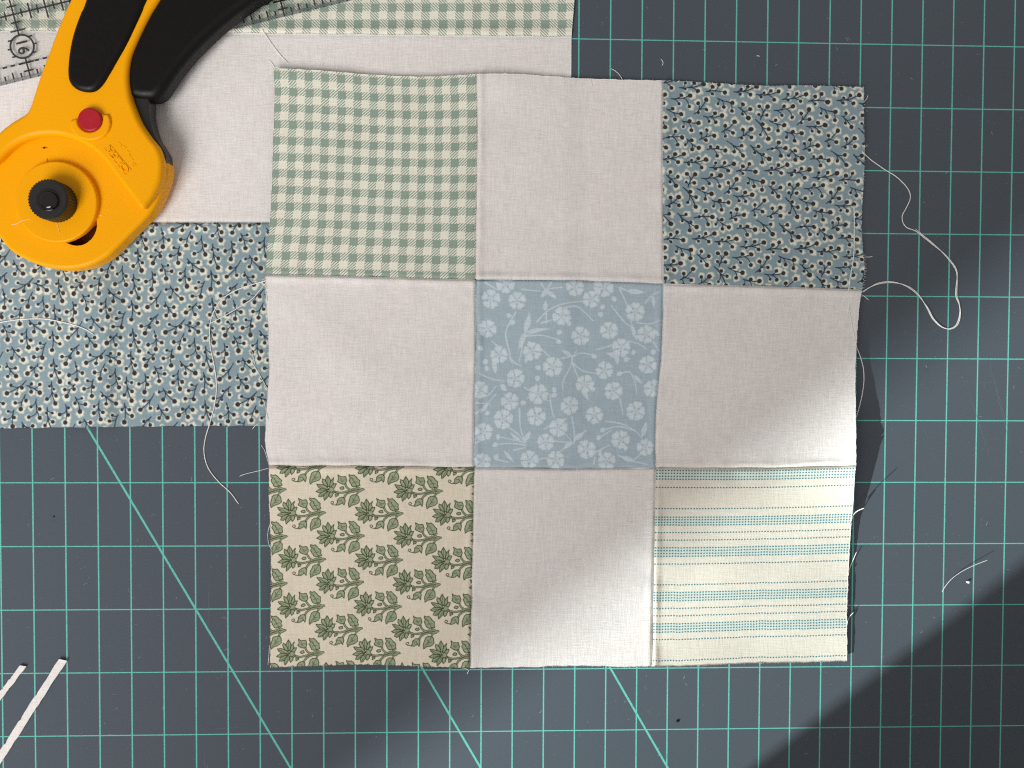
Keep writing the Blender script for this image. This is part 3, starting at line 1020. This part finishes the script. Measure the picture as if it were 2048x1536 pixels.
z8 = lambda L: [(1680 + x / 3.413, 250 + y / 3.413) for x, y in L]
tail([(536, 560), (522, 564), (500, 570), (478, 578), (455, 590), (438, 605), (426, 628), (420, 650), (420, 690), (428, 730), (433, 765), (431, 800), (420, 845), (411, 875),
      (408, 900), (412, 925), (422, 945), (440, 966), (460, 984), (478, 1008)], 110, 0.21, jit=0.25)
tail([(536, 560), (520, 580), (505, 597), (480, 613), (455, 628), (418, 648)], 40, 0.17)
T3a = z8([(150, 178), (165, 195), (220, 245), (300, 300), (380, 350), (440, 405), (475, 460), (478, 505), (450, 570), (425, 620), (430, 665), (455, 700), (520, 725)])
T3b = z8([(520, 725), (600, 780), (690, 860), (750, 930), (790, 990), (800, 1050), (797, 1160), (815, 1220), (818, 1290), (795, 1360), (750, 1388), (690, 1375), (630, 1320),
          (590, 1240), (530, 1150), (450, 1095), (340, 1075), (230, 1095), (140, 1145)])
tail(T3a + T3b[1:], 150, 0.19, jit=0.35, seed=3)
C = resample(T3b, 110)
wob = np.sin(np.linspace(0, 23, 110)) * 2.2
Cn = np.gradient(C, axis=0); Cn /= np.linalg.norm(Cn, axis=1)[:, None]
tail([tuple(p) for p in (C + np.c_[-Cn[:, 1], Cn[:, 0]] * wob[:, None])[::2]], 150, 0.18, jit=0.3, seed=4, lift=0.3)
tail([(520 / 3.413 + 1680 - 2, 250 + 708 / 3.413), (1840, 465), (1852, 476), (1864, 487)], 20, 0.10)
tail(z8([(145, 1155), (170, 1172), (195, 1195)]), 14, 0.15)
# frayed ends along the raw right edge, standing up in the sun
tail([(1698, 1052), (1703, 1038), (1712, 1024), (1728, 1016)], 26, 0.19, zs=[0.3, 2.5, 6.5, 10.5])
tail([(1696, 1152), (1700, 1135), (1707, 1118), (1713, 1104)], 20, 0.16, zs=[0, 0.4, 0.9, 1.5])
tail([(1693, 1252), (1696, 1240), (1701, 1231), (1707, 1225)], 20, 0.16, zs=[0, 0.5, 1.0, 1.8])
# small frays
for pts in ([(551, 138), (546, 129), (539, 121)], [(1008, 152), (1007, 146), (1008, 138)], [(1183, 160), (1182, 156), (1182, 158), (1184, 172)], [(1222, 137), (1232, 143), (1240, 151), (1246, 162)],
            [(538, 936), (515, 942), (490, 948), (478, 953)], [(538, 930), (533, 912), (528, 898), (522, 890)], [(505, 727), (515, 742), (524, 758), (535, 778)], [(503, 700), (511, 733)],
            [(530, 560), (533, 590), (534, 640)], [(925, 1336), (932, 1337), (937, 1341), (934, 1348)], [(541, 1045), (536, 1065), (537, 1085), (543, 1100)],
            [(539, 1290), (538, 1310), (536, 1330)], [(1727, 205), (1733, 198), (1736, 190)], [(1727, 298), (1731, 293), (1735, 290)], [(1728, 514), (1738, 514), (1745, 513)],
            [(528, 800), (531, 815), (536, 840)], [(521, 845), (510, 852), (505, 858)]):
    tail(pts, 14, 0.13, lift=0.2)

# combed fringe of single yarns along the raw edges
fv, ff = [], []


def hair(x, y, dx, dy, L, rad, z0=None):
    z = (ground(x, y) if z0 is None else z0)
    a = W(x, y, z - 0.05); d = np.array([dx, -dy, 0.0]); d /= np.linalg.norm(d)
    b = a + d * L + np.array([0, 0, -0.1]); s = np.cross(d, [0, 0, 1]) * rad
    m = (a + b) / 2 + np.array([0, 0, 0.08])
    k = len(fv)
    fv.extend([a - s, a + s, m + s * 0.8, m - s * 0.8, b + s * 0.3, b - s * 0.3, a + [0, 0, rad], m + [0, 0, rad]])
    ff.extend([(k, k + 1, k + 6), (k + 1, k + 2, k + 6), (k + 2, k + 7, k + 6), (k, k + 6, k + 3), (k + 6, k + 7, k + 3), (k + 3, k + 7, k + 5), (k + 7, k + 2, k + 4), (k + 7, k + 4, k + 5)])


rr = np.random.default_rng(9)
for r in range(3):
    for c, sx in ((0, -1), (3, 1)):
        C = resample([G[r][c]] + VM[c][r] + [G[r + 1][c]], 150)
        for p in C:
            dense = 0.95 if (c == 3 and r == 0 and p[1] > 508) else 0.85
            if rr.random() < dense: hair(p[0] - sx * 1.5, p[1], sx, rr.normal(0, 0.35), rr.uniform(0.35, 0.9) + (0.7 if dense > .9 else 0), 0.045)
for c in range(3):
    for r, sy in ((0, -1), (3, 1)):
        C = resample([G[r][c]] + HM[r][c] + [G[r][c + 1]], 150)
        for p in C:
            if rr.random() < 0.85: hair(p[0], p[1] - sy * 1.5, rr.normal(0, 0.45), sy, rr.uniform(0.3, 0.8), 0.045)
fr = link('frayed_edge', np_mesh('frayed_edge', np.array(fv), np.array(ff)), M_THREAD, block)
tag(fr, kind='stuff')

# free threads
loose('loose_thread', 'white thread arched on the blue twig print strip below the yellow cutter', [(-20, 652), (0, 645), (40, 639), (90, 638), (140, 648), (170, 658), (187, 669)], 50, 0.21)
loose('loose_thread', 'long white thread wavering over the right edge of the quilt block', [(1708, 410), (1708.5, 455), (1708, 500), (1705, 530), (1700, 557), (1697, 590), (1698, 620), (1704, 652), (1712, 690), (1720, 712), (1727, 740), (1727, 770), (1720, 808), (1711, 838)], 90, 0.20, jit=0.15)
loose('loose_thread', 'short white thread on the white strip below the ruler', [(524, 58), (530, 68), (545, 90), (562, 112), (576, 126)], 30, 0.17)
loose('loose_thread', 'pale curved thread on the sunlit mat beside the shadow edge', [(1884, 1184), (1891, 1172), (1903, 1158), (1920, 1145), (1945, 1132), (1975, 1120)], 40, 0.13, zs=[0, 0.15, 0.45, 0.9, 1.5, 2.3])
loose('thread_scrap', 'tiny curled white thread scrap on the dark mat above the quilt block', [(1322, 118), (1325, 122), (1326, 127), (1324, 131)], 14, 0.14)
loose('thread_scrap', 'tiny white lint dash on the mat above the twig print patch', [(1513, 112), (1516, 111.5), (1519, 112.5)], 8, 0.16)

# two white trimmings
SLV = [('fabric_sliver', 'long narrow white fabric trimming slanting across the mat', [(126, 1320), (107, 1349), (77, 1395), (48, 1440), (16, 1490), (-14, 1535), (-42, 1580)], 15.5, 0.45),
       ('fabric_sliver', 'short white fabric trimming beside the longer one at the mat', [(46, 1332), (31, 1352), (13, 1375), (-5, 1399), (-32, 1435)], 11.5, 0.35)]
for q, (nm, lb, pts, wd, lift) in enumerate(SLV):
    n = 90; C = resample(pts, n)
    D = np.gradient(C, axis=0); D /= np.linalg.norm(D, axis=1)[:, None]; Nn = np.c_[-D[:, 1], D[:, 0]]
    S, T = np.meshgrid(np.linspace(-0.5, 0.5, 9), np.arange(n))
    wob = 1 + 0.05 * np.sin(T * 0.3)
    nick = np.where(S > 0.45, fray(n, 0.3, 50 + q)[:, None], np.where(S < -0.45, fray(n, 0.3, 60 + q)[:, None], 0))
    for i0 in (25, 42, 58, 72):
        nick = nick + np.where((S > 0.45), -2.0 * np.exp(-((T - i0) / 0.9) ** 2), 0)
    off = S * wd * wob + nick
    X = C[T, 0] + Nn[T, 0] * off; Y = C[T, 1] + Nn[T, 1] * off
    slant = (T < 3) * S * 6.0
    X = X + D[T, 0] * slant; Y = Y + D[T, 1] * slant
    H = 0.45 + lift * np.exp(-T / 22.0) + 0.16 * np.cos(S * 3.0) + 0.12 * np.sin(T * 0.05)
    me = cloth_mesh(nm, X, Y, H, X, Y, 0.3)
    o = link(nm, me, M_WHITE)
    c = Vector(W(pts[2][0], pts[2][1], 0) * MM)
    me.transform(Matrix.Translation(-c)); o.location = c
    tag(o, lb, 'fabric scrap')

# specks and lint on the mat
M_DARK = plain('dark_crumb', (0.012, 0.012, 0.012), 0.7, 0.2)
M_LINT = plain('pale_lint', (0.62, 0.65, 0.66), 0.8, 0.2)


def crumb(name, label, px, py, r, mat, seed, flat=0.6):
    bm = bmesh.new(); bmesh.ops.create_icosphere(bm, subdivisions=2, radius=r * MM)
    q = np.random.default_rng(seed)
    for v in bm.verts:
        v.co *= q.uniform(0.7, 1.25); v.co.z *= flat; v.co.x *= 1.3
    me = bpy.data.meshes.new(name); bm.to_mesh(me); bm.free()
    o = link(name, me, mat); o.location = Vector(W(px, py, r * flat * 0.8) * MM)
    return tag(o, label, 'crumb')


crumb('white_crumb', 'tiny white crumb on the sunlit mat beside the curved pale thread', 1936, 1164, 0.55, M_THREAD, 1, 0.9)
crumb('dark_crumb', 'tiny dark crumb on the sunlit mat below the white patch', 1355, 1442, 0.55, M_DARK, 2, 0.5)
crumb('dark_crumb', 'minute dark crumb on the mat beside the white fabric trimming', 108, 1033, 0.3, M_DARK, 3, 0.5)

fv, ff = [], []
q = np.random.default_rng(21)
for _ in range(1300):
    x, y = q.uniform(0, 2048), q.uniform(0, 1536)
    if ground(x, y) > 0: continue
    a = q.uniform(0, 6.28); L = q.uniform(0.12, 0.6) if q.random() < 0.75 else q.uniform(0.6, 2.4)
    hair(x, y, math.cos(a), math.sin(a), L, q.uniform(0.018, 0.045), z0=0.07)
lint = link('lint', np_mesh('lint', np.array(fv), np.array(ff)), M_LINT)
tag(lint, 'fine pale lint scattered over the mat', 'lint', kind='stuff')

# scratches cut in the mat
SCR = []
q = np.random.default_rng(33)
for _ in range(46):
    x, y = q.uniform(20, 2040), q.uniform(20, 1520)
    if ground(x, y) > 0: continue
    a = q.choice([0, 1.5708, 1.0472]) + q.normal(0, 0.06); L = q.uniform(25, 170)
    x2, y2 = x + L * math.cos(a), y + L * math.sin(a)
    if ground(x2, y2) > 0: continue
    SCR.append((x, y, x2, y2, q.uniform(0.025, 0.05)))
M_SCR = plain('scratch', (0.17, 0.20, 0.23), 0.6, 0.3)
for (x0, y0, x1, y1, w) in ((1970, 690, 2030, 930, .07), (1978, 712, 2033, 925, .06), (1930, 760, 1990, 945, .07), (1978, 730, 1984, 772, .05), (1984, 750, 2048, 750, .045), (1845, 850, 1858, 885, .06), (1596, 0, 1590, 150, .04), (300, 1032, 312, 1027, .12)) + tuple(SCR):
    a, b = W(x0, y0, 0.03), W(x1, y1, 0.03); d = (b - a) / np.linalg.norm(b - a); s = np.array([-d[1], d[0], 0]) * w
    m = (a + b) / 2
    me = np_mesh('scratch', np.array([a - s * .2, a + s * .2, m + s, m - s, b + s * .2, b - s * .2]), np.array([(0, 3, 2, 1), (3, 5, 4, 2)]), False)
    link('scratch', me, M_SCR, mat_root)

# ------------------------------------------------------------------ acrylic ruler
RZ0, RZ1 = 1.75, 4.75
ruler = empty('acrylic_ruler', W(62, 158, RZ0))
tag(ruler, 'clear acrylic quilting ruler with black inch markings under the cutter handle', 'ruler')
RO = W(62, 157, RZ0); RE = W(569.5, 33.5, RZ0) - RO; RL = np.linalg.norm(RE); RE /= RL
RU = RL / 4.0                                            # the two inch lines seen are four inches apart
RN = np.array([-RE[1], RE[0], 0.0])


def rp(u, v, z=RZ0):
    p = RO + RE * u * RU + RN * v * RU
    return np.array([p[0], p[1], z])


def acrylic():
    N = NT('clear_acrylic')
    tr = N.n('ShaderNodeBsdfTransparent'); tr.inputs[0].default_value = (0.988, 0.992, 0.99, 1)
    gl = N.n('ShaderNodeBsdfGlossy'); gl.inputs['Roughness'].default_value = 0.08
    df = N.n('ShaderNodeBsdfDiffuse'); df.inputs[0].default_value = (0.8, 0.82, 0.82, 1)
    fr = N.n('ShaderNodeFresnel'); fr.inputs[0].default_value = 1.49
    m1 = N.n('ShaderNodeMixShader'); m2 = N.n('ShaderNodeMixShader')
    c = N.n('ShaderNodeTexCoord').outputs['Object']
    hz = N.ramp(N.noise(c, 60, 4, 0.6), 0.3, 0.7, 0.015, 0.035)
    N.set(m1.inputs[0], hz); N.t.links.new(tr.outputs[0], m1.inputs[1]); N.t.links.new(df.outputs[0], m1.inputs[2])
    N.set(m2.inputs[0], N.m('MINIMUM', fr.outputs[0], 0.07)); N.t.links.new(m1.outputs[0], m2.inputs[1]); N.t.links.new(gl.outputs[0], m2.inputs[2])
    N.t.links.new(m2.outputs[0], N.out.inputs['Surface'])
    return N.mat


def acrylic_edge():
    N = NT('frosted_acrylic_edge')
    tr = N.n('ShaderNodeBsdfTransparent'); tr.inputs[0].default_value = (0.62, 0.65, 0.67, 1)
    mx = N.n('ShaderNodeMixShader'); mx.inputs[0].default_value = 0.3
    N.b.inputs['Base Color'].default_value = (0.17, 0.19, 0.21, 1); N.b.inputs['Roughness'].default_value = 0.3
    N.t.links.new(tr.outputs[0], mx.inputs[1]); N.t.links.new(N.b.outputs[0], mx.inputs[2])
    N.t.links.new(mx.outputs[0], N.out.inputs['Surface'])
    return N.mat


cor = [(-3, 0), (10, 0), (10, 6), (-3, 6)]
me = ring_mesh('slab', [np.array([rp(u, v, z) for u, v in cor]) for z in (RZ0, RZ1)], smooth=False)
slab = link('slab', me, acrylic(), ruler)
me.materials.append(acrylic_edge())
for p in me.polygons:
    if abs(p.normal.z) < 0.5: p.material_index = 1
M_INK = plain('black_ink', (0.012, 0.012, 0.014), 0.6, 0.3)
iv, jf = [], []


def mark(u0, v0, u1, v1, w):
    a = np.array([u0, v0], float); b = np.array([u1, v1], float); d = (b - a) / np.linalg.norm(b - a); s = np.array([-d[1], d[0]]) * w / 2
    k = len(iv)
    for p in (a - s, b - s, b + s, a + s): iv.append(rp(p[0], p[1], RZ0 + 0.08))
    jf.append((k, k + 1, k + 2, k + 3))


LW = 0.025
for i in range(-16, 72):
    u = i / 8
    ln = 0.10 if i % 2 else 0.14
    if i % 4 == 0: ln = 0.20
    if i % 8: mark(u, 0.0, u, 0.022, LW); mark(u, 0.045, u, 0.045 + ln * 0.75, LW)
    for v in (1.0, 2.0):
        if i % 8:
            ln = 0.065 if i % 2 else (0.12 if i % 4 else 0.17)
            mark(u, v - ln, u, v + ln, LW)
for k in range(-2, 10):
    if k == 0: mark(0, 0, 0, 0.32, LW); mark(0, 0.68, 0, 4, LW)
    else: mark(k, 0, k, 4, LW)
    for i in range(1, 20):
        if i % 8 == 0: continue
        v = i / 8; hw = 0.075
        if i % 2 == 0: hw = 0.115
        if k == 0 and i in (3, 4, 5): continue
        mark(k - hw, v, k + hw, v, LW)
for v, hw in ((0.375, 0.19), (0.5, 0.225), (0.625, 0.19)):
    r0 = math.sqrt(max(0.178 ** 2 - (v - 0.5) ** 2, 0))
    mark(-hw, v, -r0, v, LW); mark(r0, v, hw, v, LW)
for v in (1.0, 2.0): mark(-3, v, 9, v, LW)
u = -2.5
while u < 9:
    mark(u, 0.25, u + 0.072, 0.25, 0.03); u += 0.125
for t in range(40):                                      # ring round the number
    a0 = t * math.pi / 20; a1 = (t + 1) * math.pi / 20
    k = len(iv)
    for rad, a in ((0.162, a0), (0.192, a0), (0.192, a1), (0.162, a1)): iv.append(rp(rad * math.cos(a), 0.5 + rad * math.sin(a), RZ0 + 0.08))
    jf.append((k, k + 1, k + 2, k + 3))
tag(link('scale_markings', np_mesh('scale_markings', np.array(iv), np.array(jf), False), M_INK, ruler), kind='stuff')


def text_mesh(name, body, size, origin, ex, mat, parent, depth=0.0, align='CENTER', bold=0.0, xs=1.0):
    """body laid flat with its reading direction along ex (world, in the table plane)"""
    cu = bpy.data.curves.new(name, 'FONT'); cu.body = body; cu.size = size * MM
    cu.align_x = align; cu.align_y = 'CENTER'; cu.extrude = depth * MM; cu.offset = bold * MM
    t = bpy.data.objects.new(name, cu); scene.collection.objects.link(t)
    dg = bpy.context.evaluated_depsgraph_get()
    me = bpy.data.meshes.new_from_object(t.evaluated_get(dg))
    bpy.data.objects.remove(t, do_unlink=True)
    e = Vector(ex).normalized(); z = Vector((0, 0, 1)); n = z.cross(e)
    M = Matrix(((e.x * xs, n.x, 0, origin[0] * MM), (e.y * xs, n.y, 0, origin[1] * MM), (0, 0, 1, origin[2] * MM), (0, 0, 0, 1)))
    me.transform(M); me.materials.clear()
    return link(name, me, mat, parent)


text_mesh('number_sixteen', '16', 6.2, rp(0, 0.5, RZ0 + 0.08), -RN, M_INK, ruler, bold=0.09)

# ------------------------------------------------------------------ rotary cutter
cutter = empty('rotary_cutter', W(110, 404, 1.5))
tag(cutter, 'yellow rotary cutter with black grip and red button lying on the strips', 'rotary cutter')


def yellow():
    N = NT('yellow_plastic')
    c = N.n('ShaderNodeTexCoord').outputs['Object']
    nz = N.noise(c, 900, 3, 0.6); big = N.noise(c, 30, 3, 0.5)
    N.set(N.b.inputs['Base Color'], N.mix(big, (0.91, 0.385, 0.0), (0.94, 0.41, 0.0)))
    N.set(N.b.inputs['Roughness'], N.ramp(nz, 0.3, 0.7, 0.34, 0.44))
    N.b.inputs['Specular IOR Level'].default_value = 0.16
    N.set(N.b.inputs['Normal'], N.bump(nz, 0.04, 0.0001))
    return N.mat


M_YEL = yellow()
M_BLK = plain('black_rubber', (0.0035, 0.003, 0.003), 0.46, 0.24, 0.15, 900)
M_BLK2 = plain('black_plastic', (0.016, 0.015, 0.014), 0.32, 0.5, 0.1, 900)
M_GLOSS = plain('gloss_black', (0.006, 0.006, 0.006), 0.12, 0.6)
M_RED = plain('red_plastic', (0.42, 0.006, 0.018), 0.42, 0.45, 0.04, 500)
M_SLOT = plain('dark_slot', (0.10, 0.022, 0.010), 0.6, 0.3)


def poly_normals(P):
    T = np.roll(P, -1, 0) - np.roll(P, 1, 0)
    T /= np.linalg.norm(T, axis=1)[:, None] + 1e-9
    return np.c_[T[:, 1], -T[:, 0]]                       # outward for a counter-clockwise loop


def inset_loop(P, d):
    """shrink a counter-clockwise loop; points that would fold over slide together instead"""
    n = len(P); Q = P - poly_normals(P) * d
    for _ in range(30):
        E = np.roll(P, -1, 0) - P; D = np.roll(Q, -1, 0) - Q
        bad = np.where((E * D).sum(1) < 0.02 * (E * E).sum(1))[0]
        if len(bad) == 0: break
        for i in bad:
            m = (Q[i] + Q[(i + 1) % n]) / 2; e = E[i] * 0.03
            Q[i] = m - e; Q[(i + 1) % n] = m + e
    return Q


def ccw(P):
    a = np.sum(P[:, 0] * np.roll(P[:, 1], -1) - np.roll(P[:, 0], -1) * P[:, 1])
    return P if a > 0 else P[::-1]


def outline(px, z, n=140, closed=True, sm=True):
    P = np.array(px, float)
    if sm:
        Q = np.vstack([P, P[:1]])
        C = catmull(np.vstack([P[-1:], Q, P[1:2]]), 10)[10:-10]
    else:
        C = np.vstack([P, P[:1]])
    s = np.r_[0, np.cumsum(np.linalg.norm(np.diff(C, axis=0), axis=1))]
    t = np.linspace(0, s[-1], n, endpoint=False)
    C = np.stack([np.interp(t, s, C[:, k]) for k in (0, 1)], -1)
    w = W(C[:, 0], C[:, 1], z)[:, :2]
    return ccw(w)


def pillow(name, px, z0, z1, bev, mat, parent=cutter, n=160, steps=5, dome=0.0, sm=True, zoff=None, outl=None, hole=None, hole_z=None):
    """outline seen at the rounded edge's outer rim; sides drop to z0, top rounded by bev, optionally domed"""
    P = outline(px, z1 - bev * 0.6, n, sm=sm) if outl is None else outl
    Nn = poly_normals(P)
    one = np.ones(len(P)); lo = min(bev, 0.6)
    rings = [np.c_[inset_loop(P, lo), one * z0], np.c_[P, one * (z0 + lo)]]
    nor = [np.c_[Nn, -one], np.c_[Nn, 0 * one]]
    for k in range(steps + 1):
        a = math.pi / 2 * k / steps
        rings.append(np.c_[inset_loop(P, bev * (1 - math.cos(a))), one * (z1 - bev + bev * math.sin(a))])
        nor.append(np.c_[Nn * math.cos(a), one * max(math.sin(a), 1e-3)])
    me = ring_mesh(name, rings, normals=nor, hole=hole, hole_z=hole_z)
    return link(name, me, mat, parent)


def disc(name, px, py, rpx, z0, z1, bev, mat, parent=cutter, n=96, knurl=0.0):
    c = W(px, py, z1)[:2]; rad = rpx / FPX * (CAM[2] - z1)
    a = np.arange(n) * 2 * math.pi / n
    rr_ = rad * np.ones(n)
    P = c + np.c_[np.cos(a), np.sin(a)] * rr_[:, None]
    if knurl:
        R = rad + knurl * np.where(np.arange(n) % 4 < 2, 0.5, -0.5)
        P = c + np.c_[np.cos(a), np.sin(a)] * R[:, None]
        rings = [np.c_[P, np.full(n, z0)], np.c_[P, np.full(n, z1 - bev)], np.c_[c + (P - c) * (1 - bev / rad), np.full(n, z1)]]
        return link(name, ring_mesh(name, rings, smooth=False), mat, parent)
    return pillow(name, None, z0, z1, bev, mat, parent, outl=P)


# blade guard: the lower shell
GUARD = [(314, 285), (328, 306), (335, 326), (336.5, 341), (332, 364), (319, 398), (303, 425), (281, 449), (258, 472), (236, 494), (218, 511), (191, 527), (162, 536), (126, 539), (90, 533.5),
         (56, 521), (22, 501), (0, 475), (-22, 448), (-38, 410), (-42, 370), (-30, 325), (0, 290), (60, 268), (150, 262), (250, 262), (290, 266)]
slot_px = [(122, 474), (126, 482), (140, 489), (155, 491.5), (170, 488), (183, 478), (191, 465), (194, 451), (191, 437), (176, 446), (160, 462), (142, 472)]
SP = outline(slot_px, 10.4, 48)                           # slot beside the washer
guard = pillow('blade_guard', GUARD, 3.2, 10.4, 1.6, M_YEL, n=220, hole=SP, hole_z=4.7)
link('slot_floor', ring_mesh('slot_floor', [np.c_[SP, np.full(48, 4.55)], np.c_[SP, np.full(48, 4.9)]]), M_SLOT, guard)

# upper shell: handle and cover plate in one piece
UPPER = [(196, -120), (166, -52), (142, 0), (128, 30), (110, 75), (95, 115), (82, 150), (72, 180), (62, 212), (56, 224), (48, 231), (36, 238), (18, 250), (0, 265), (-25, 292), (-48, 330), (-58, 375),
         (-42, 374), (-30, 352), (-14, 332), (0, 320), (25, 296), (52, 280), (82, 272), (118, 271.5), (150, 280), (180, 296), (208, 321), (235, 357), (262, 391), (284, 417),
         (300, 402), (313, 382), (322, 362), (326, 342), (326, 318), (318, 295), (301, 273), (283, 246), (270, 216), (262, 191), (258, 158), (260, 128), (266, 104), (280, 71), (299, 33), (319, 0), (356, -58), (404, -120)]


def up_z(r):
    return 0.0 * r[:, 0]


shell = pillow('handle_shell', UPPER, 6.0, 14.2, 2.0, M_YEL, n=420, steps=7)
PAD = [(206, -120), (172, 0), (161, 27), (150, 57), (142, 87), (137, 120), (136, 152), (142, 169), (156, 180), (175, 184.5), (191, 182), (205, 170), (219, 148), (235, 120), (252, 90), (268, 57), (284, 22), (293, 0), (352, -120)]
pillow('grip_pad', PAD, 12.0, 16.0, 2.2, M_BLK, n=200, steps=6)
TRIG = [(356, -60), (319, 0), (299, 33), (280, 71), (266, 104), (259.5, 128), (257, 158), (262, 189), (278, 197), (298, 198.5), (312, 197), (326, 188), (337, 172), (353, 148), (375, 120), (405, 88), (438, 57), (471, 30), (514, 0), (600, -60)]
pillow('squeeze_lever', TRIG, 4.9, 13.2, 3.2, M_BLK, n=260, steps=7)
STEMP = [(258, 185), (268, 216), (284, 250), (302, 278), (318, 297), (328, 316), (327, 338), (331, 331), (332.5, 318), (330, 305), (320, 288), (310, 272), (303, 250), (298, 225), (297, 195), (280, 180)]
pillow('lever_arm', STEMP, 4.0, 10.9, 0.5, M_BLK2, n=180, steps=3)

# washer, nut, screw
disc('washer', 111.5, 403.5, 79, 9.8, 12.6, 0.7, M_YEL, n=120)
nut = disc('lock_nut', 95, 398, 39, 12.4, 19.2, 0.6, M_BLK2, n=160, knurl=0.28)
disc('nut_collar', 94.5, 399.5, 22, 19.0, 19.55, 0.25, M_GLOSS, parent=nut)
c0 = W(94.5, 399.5, 19.6)
scr = disc('screw_head', 94, 400, 18, 19.3, 20.9, 1.3, M_GLOSS, parent=nut)
# red release button and the raised cup around it
disc('release_button', 178.3, 238.5, 23, 13.5, 16.3, 0.7, M_RED)
arc = []
for k in range(15):
    a = math.radians(-28 + 215 * k / 14); arc.append((181 + 41 * math.cos(a), 246 + 36 * math.sin(a)))
for k in range(15):
    a = math.radians(187 - 215 * k / 14); arc.append((180 + 24.5 * math.cos(a), 239.5 + 24.5 * math.sin(a)))
pillow('button_cup', arc, 13.0, 15.3, 0.9, M_YEL, parent=shell, n=160, sm=False)
# raised line along the rim of the cover plate
rim = [(25, 295.5), (52, 279.5), (82, 271.5), (118, 271), (150, 279.5), (180, 295.5), (208, 320.5), (235, 356.5), (262, 390.5), (283, 416)]

# moulded lettering
o_px = (235, 321); dvec = W(208, 296, 14.2) - W(250, 345, 14.2)
dvec = dvec / np.linalg.norm(dvec)
text_mesh('moulded_lettering', 'OLFA', 3.4, W(235.8, 319.4, 14.22), dvec, M_YEL, shell, depth=0.34, bold=0.05, xs=1.4)
fr_pts = [(209.5, 297.5), (220, 290), (262.5, 340), (251, 350)]
FW = [W(x, y, 14.2) for x, y in fr_pts]
fvv, fff = [], []
for a, b in zip(FW, FW[1:] + FW[:1]):
    d = (b - a) / np.linalg.norm(b - a); s = np.array([-d[1], d[0], 0]) * 0.13; k = len(fvv)
    for z in (0.0, 0.16): fvv.extend([a - s + [0, 0, z], b - s + [0, 0, z], b + s + [0, 0, z], a + s + [0, 0, z]])
    fff.extend([(k + 4, k + 5, k + 6, k + 7), (k, k + 1, k + 5, k + 4), (k + 2, k + 3, k + 7, k + 6), (k + 1, k + 2, k + 6, k + 5), (k + 3, k, k + 4, k + 7)])
link('lettering_frame', np_mesh('lettering_frame', np.array(fvv), np.array(fff), False), M_YEL, shell)
# the worn second line: small raised strokes
fvv, fff = [], []
for (x0, y0, x1, y1) in ((238, 285, 243, 290), (243, 290, 241, 294), (247, 291, 252, 296), (252, 296, 248, 299), (254, 301, 259, 306), (258, 309, 262, 313), (262, 313, 258, 316), (264, 318, 268, 321), (266, 325, 272, 329), (272, 329, 268, 333), (268, 333, 265, 328)):
    a, b = W(x0, y0, 14.2), W(x1, y1, 14.2); d = (b - a) / np.linalg.norm(b - a); s = np.array([-d[1], d[0], 0]) * 0.11; k = len(fvv)
    for z in (0.0, 0.13): fvv.extend([a - s + [0, 0, z], b - s + [0, 0, z], b + s + [0, 0, z], a + s + [0, 0, z]])
    fff.extend([(k + 4, k + 5, k + 6, k + 7), (k, k + 1, k + 5, k + 4), (k + 2, k + 3, k + 7, k + 6), (k + 1, k + 2, k + 6, k + 5), (k + 3, k, k + 4, k + 7)])
link('worn_lettering', np_mesh('worn_lettering', np.array(fvv), np.array(fff), False), M_YEL, shell)
# dark scuffs and two fibres stuck to the guard
M_SCUFF = plain('scuff', (0.42, 0.13, 0.01), 0.6, 0.3)
for (x0, y0, x1, y1, w) in ((81, 296, 97, 295, .35), (86, 298, 91, 293, .35), (94, 316, 96, 326, .28)):
    a, b = W(x0, y0, 10.45), W(x1, y1, 10.45); d = (b - a) / np.linalg.norm(b - a); s = np.array([-d[1], d[0], 0]) * w; mid = (a + b) / 2
    link('scuff', np_mesh('scuff', np.array([a, mid - s, b, mid + s]), np.array([(0, 1, 2, 3)]), False), M_SCUFF, guard)
for pts, z in (([(22, 450), (35, 447), (44, 441), (62, 438)], 12.75), ([(108, 441), (113, 446), (117, 458), (120, 468)], 12.75), ([(190, 428), (198, 430), (208, 432)], 10.6)):
    C = resample(pts, 14)
    tube('stuck_fibre', W(C[:, 0], C[:, 1], z), 0.06, M_THREAD, cutter)
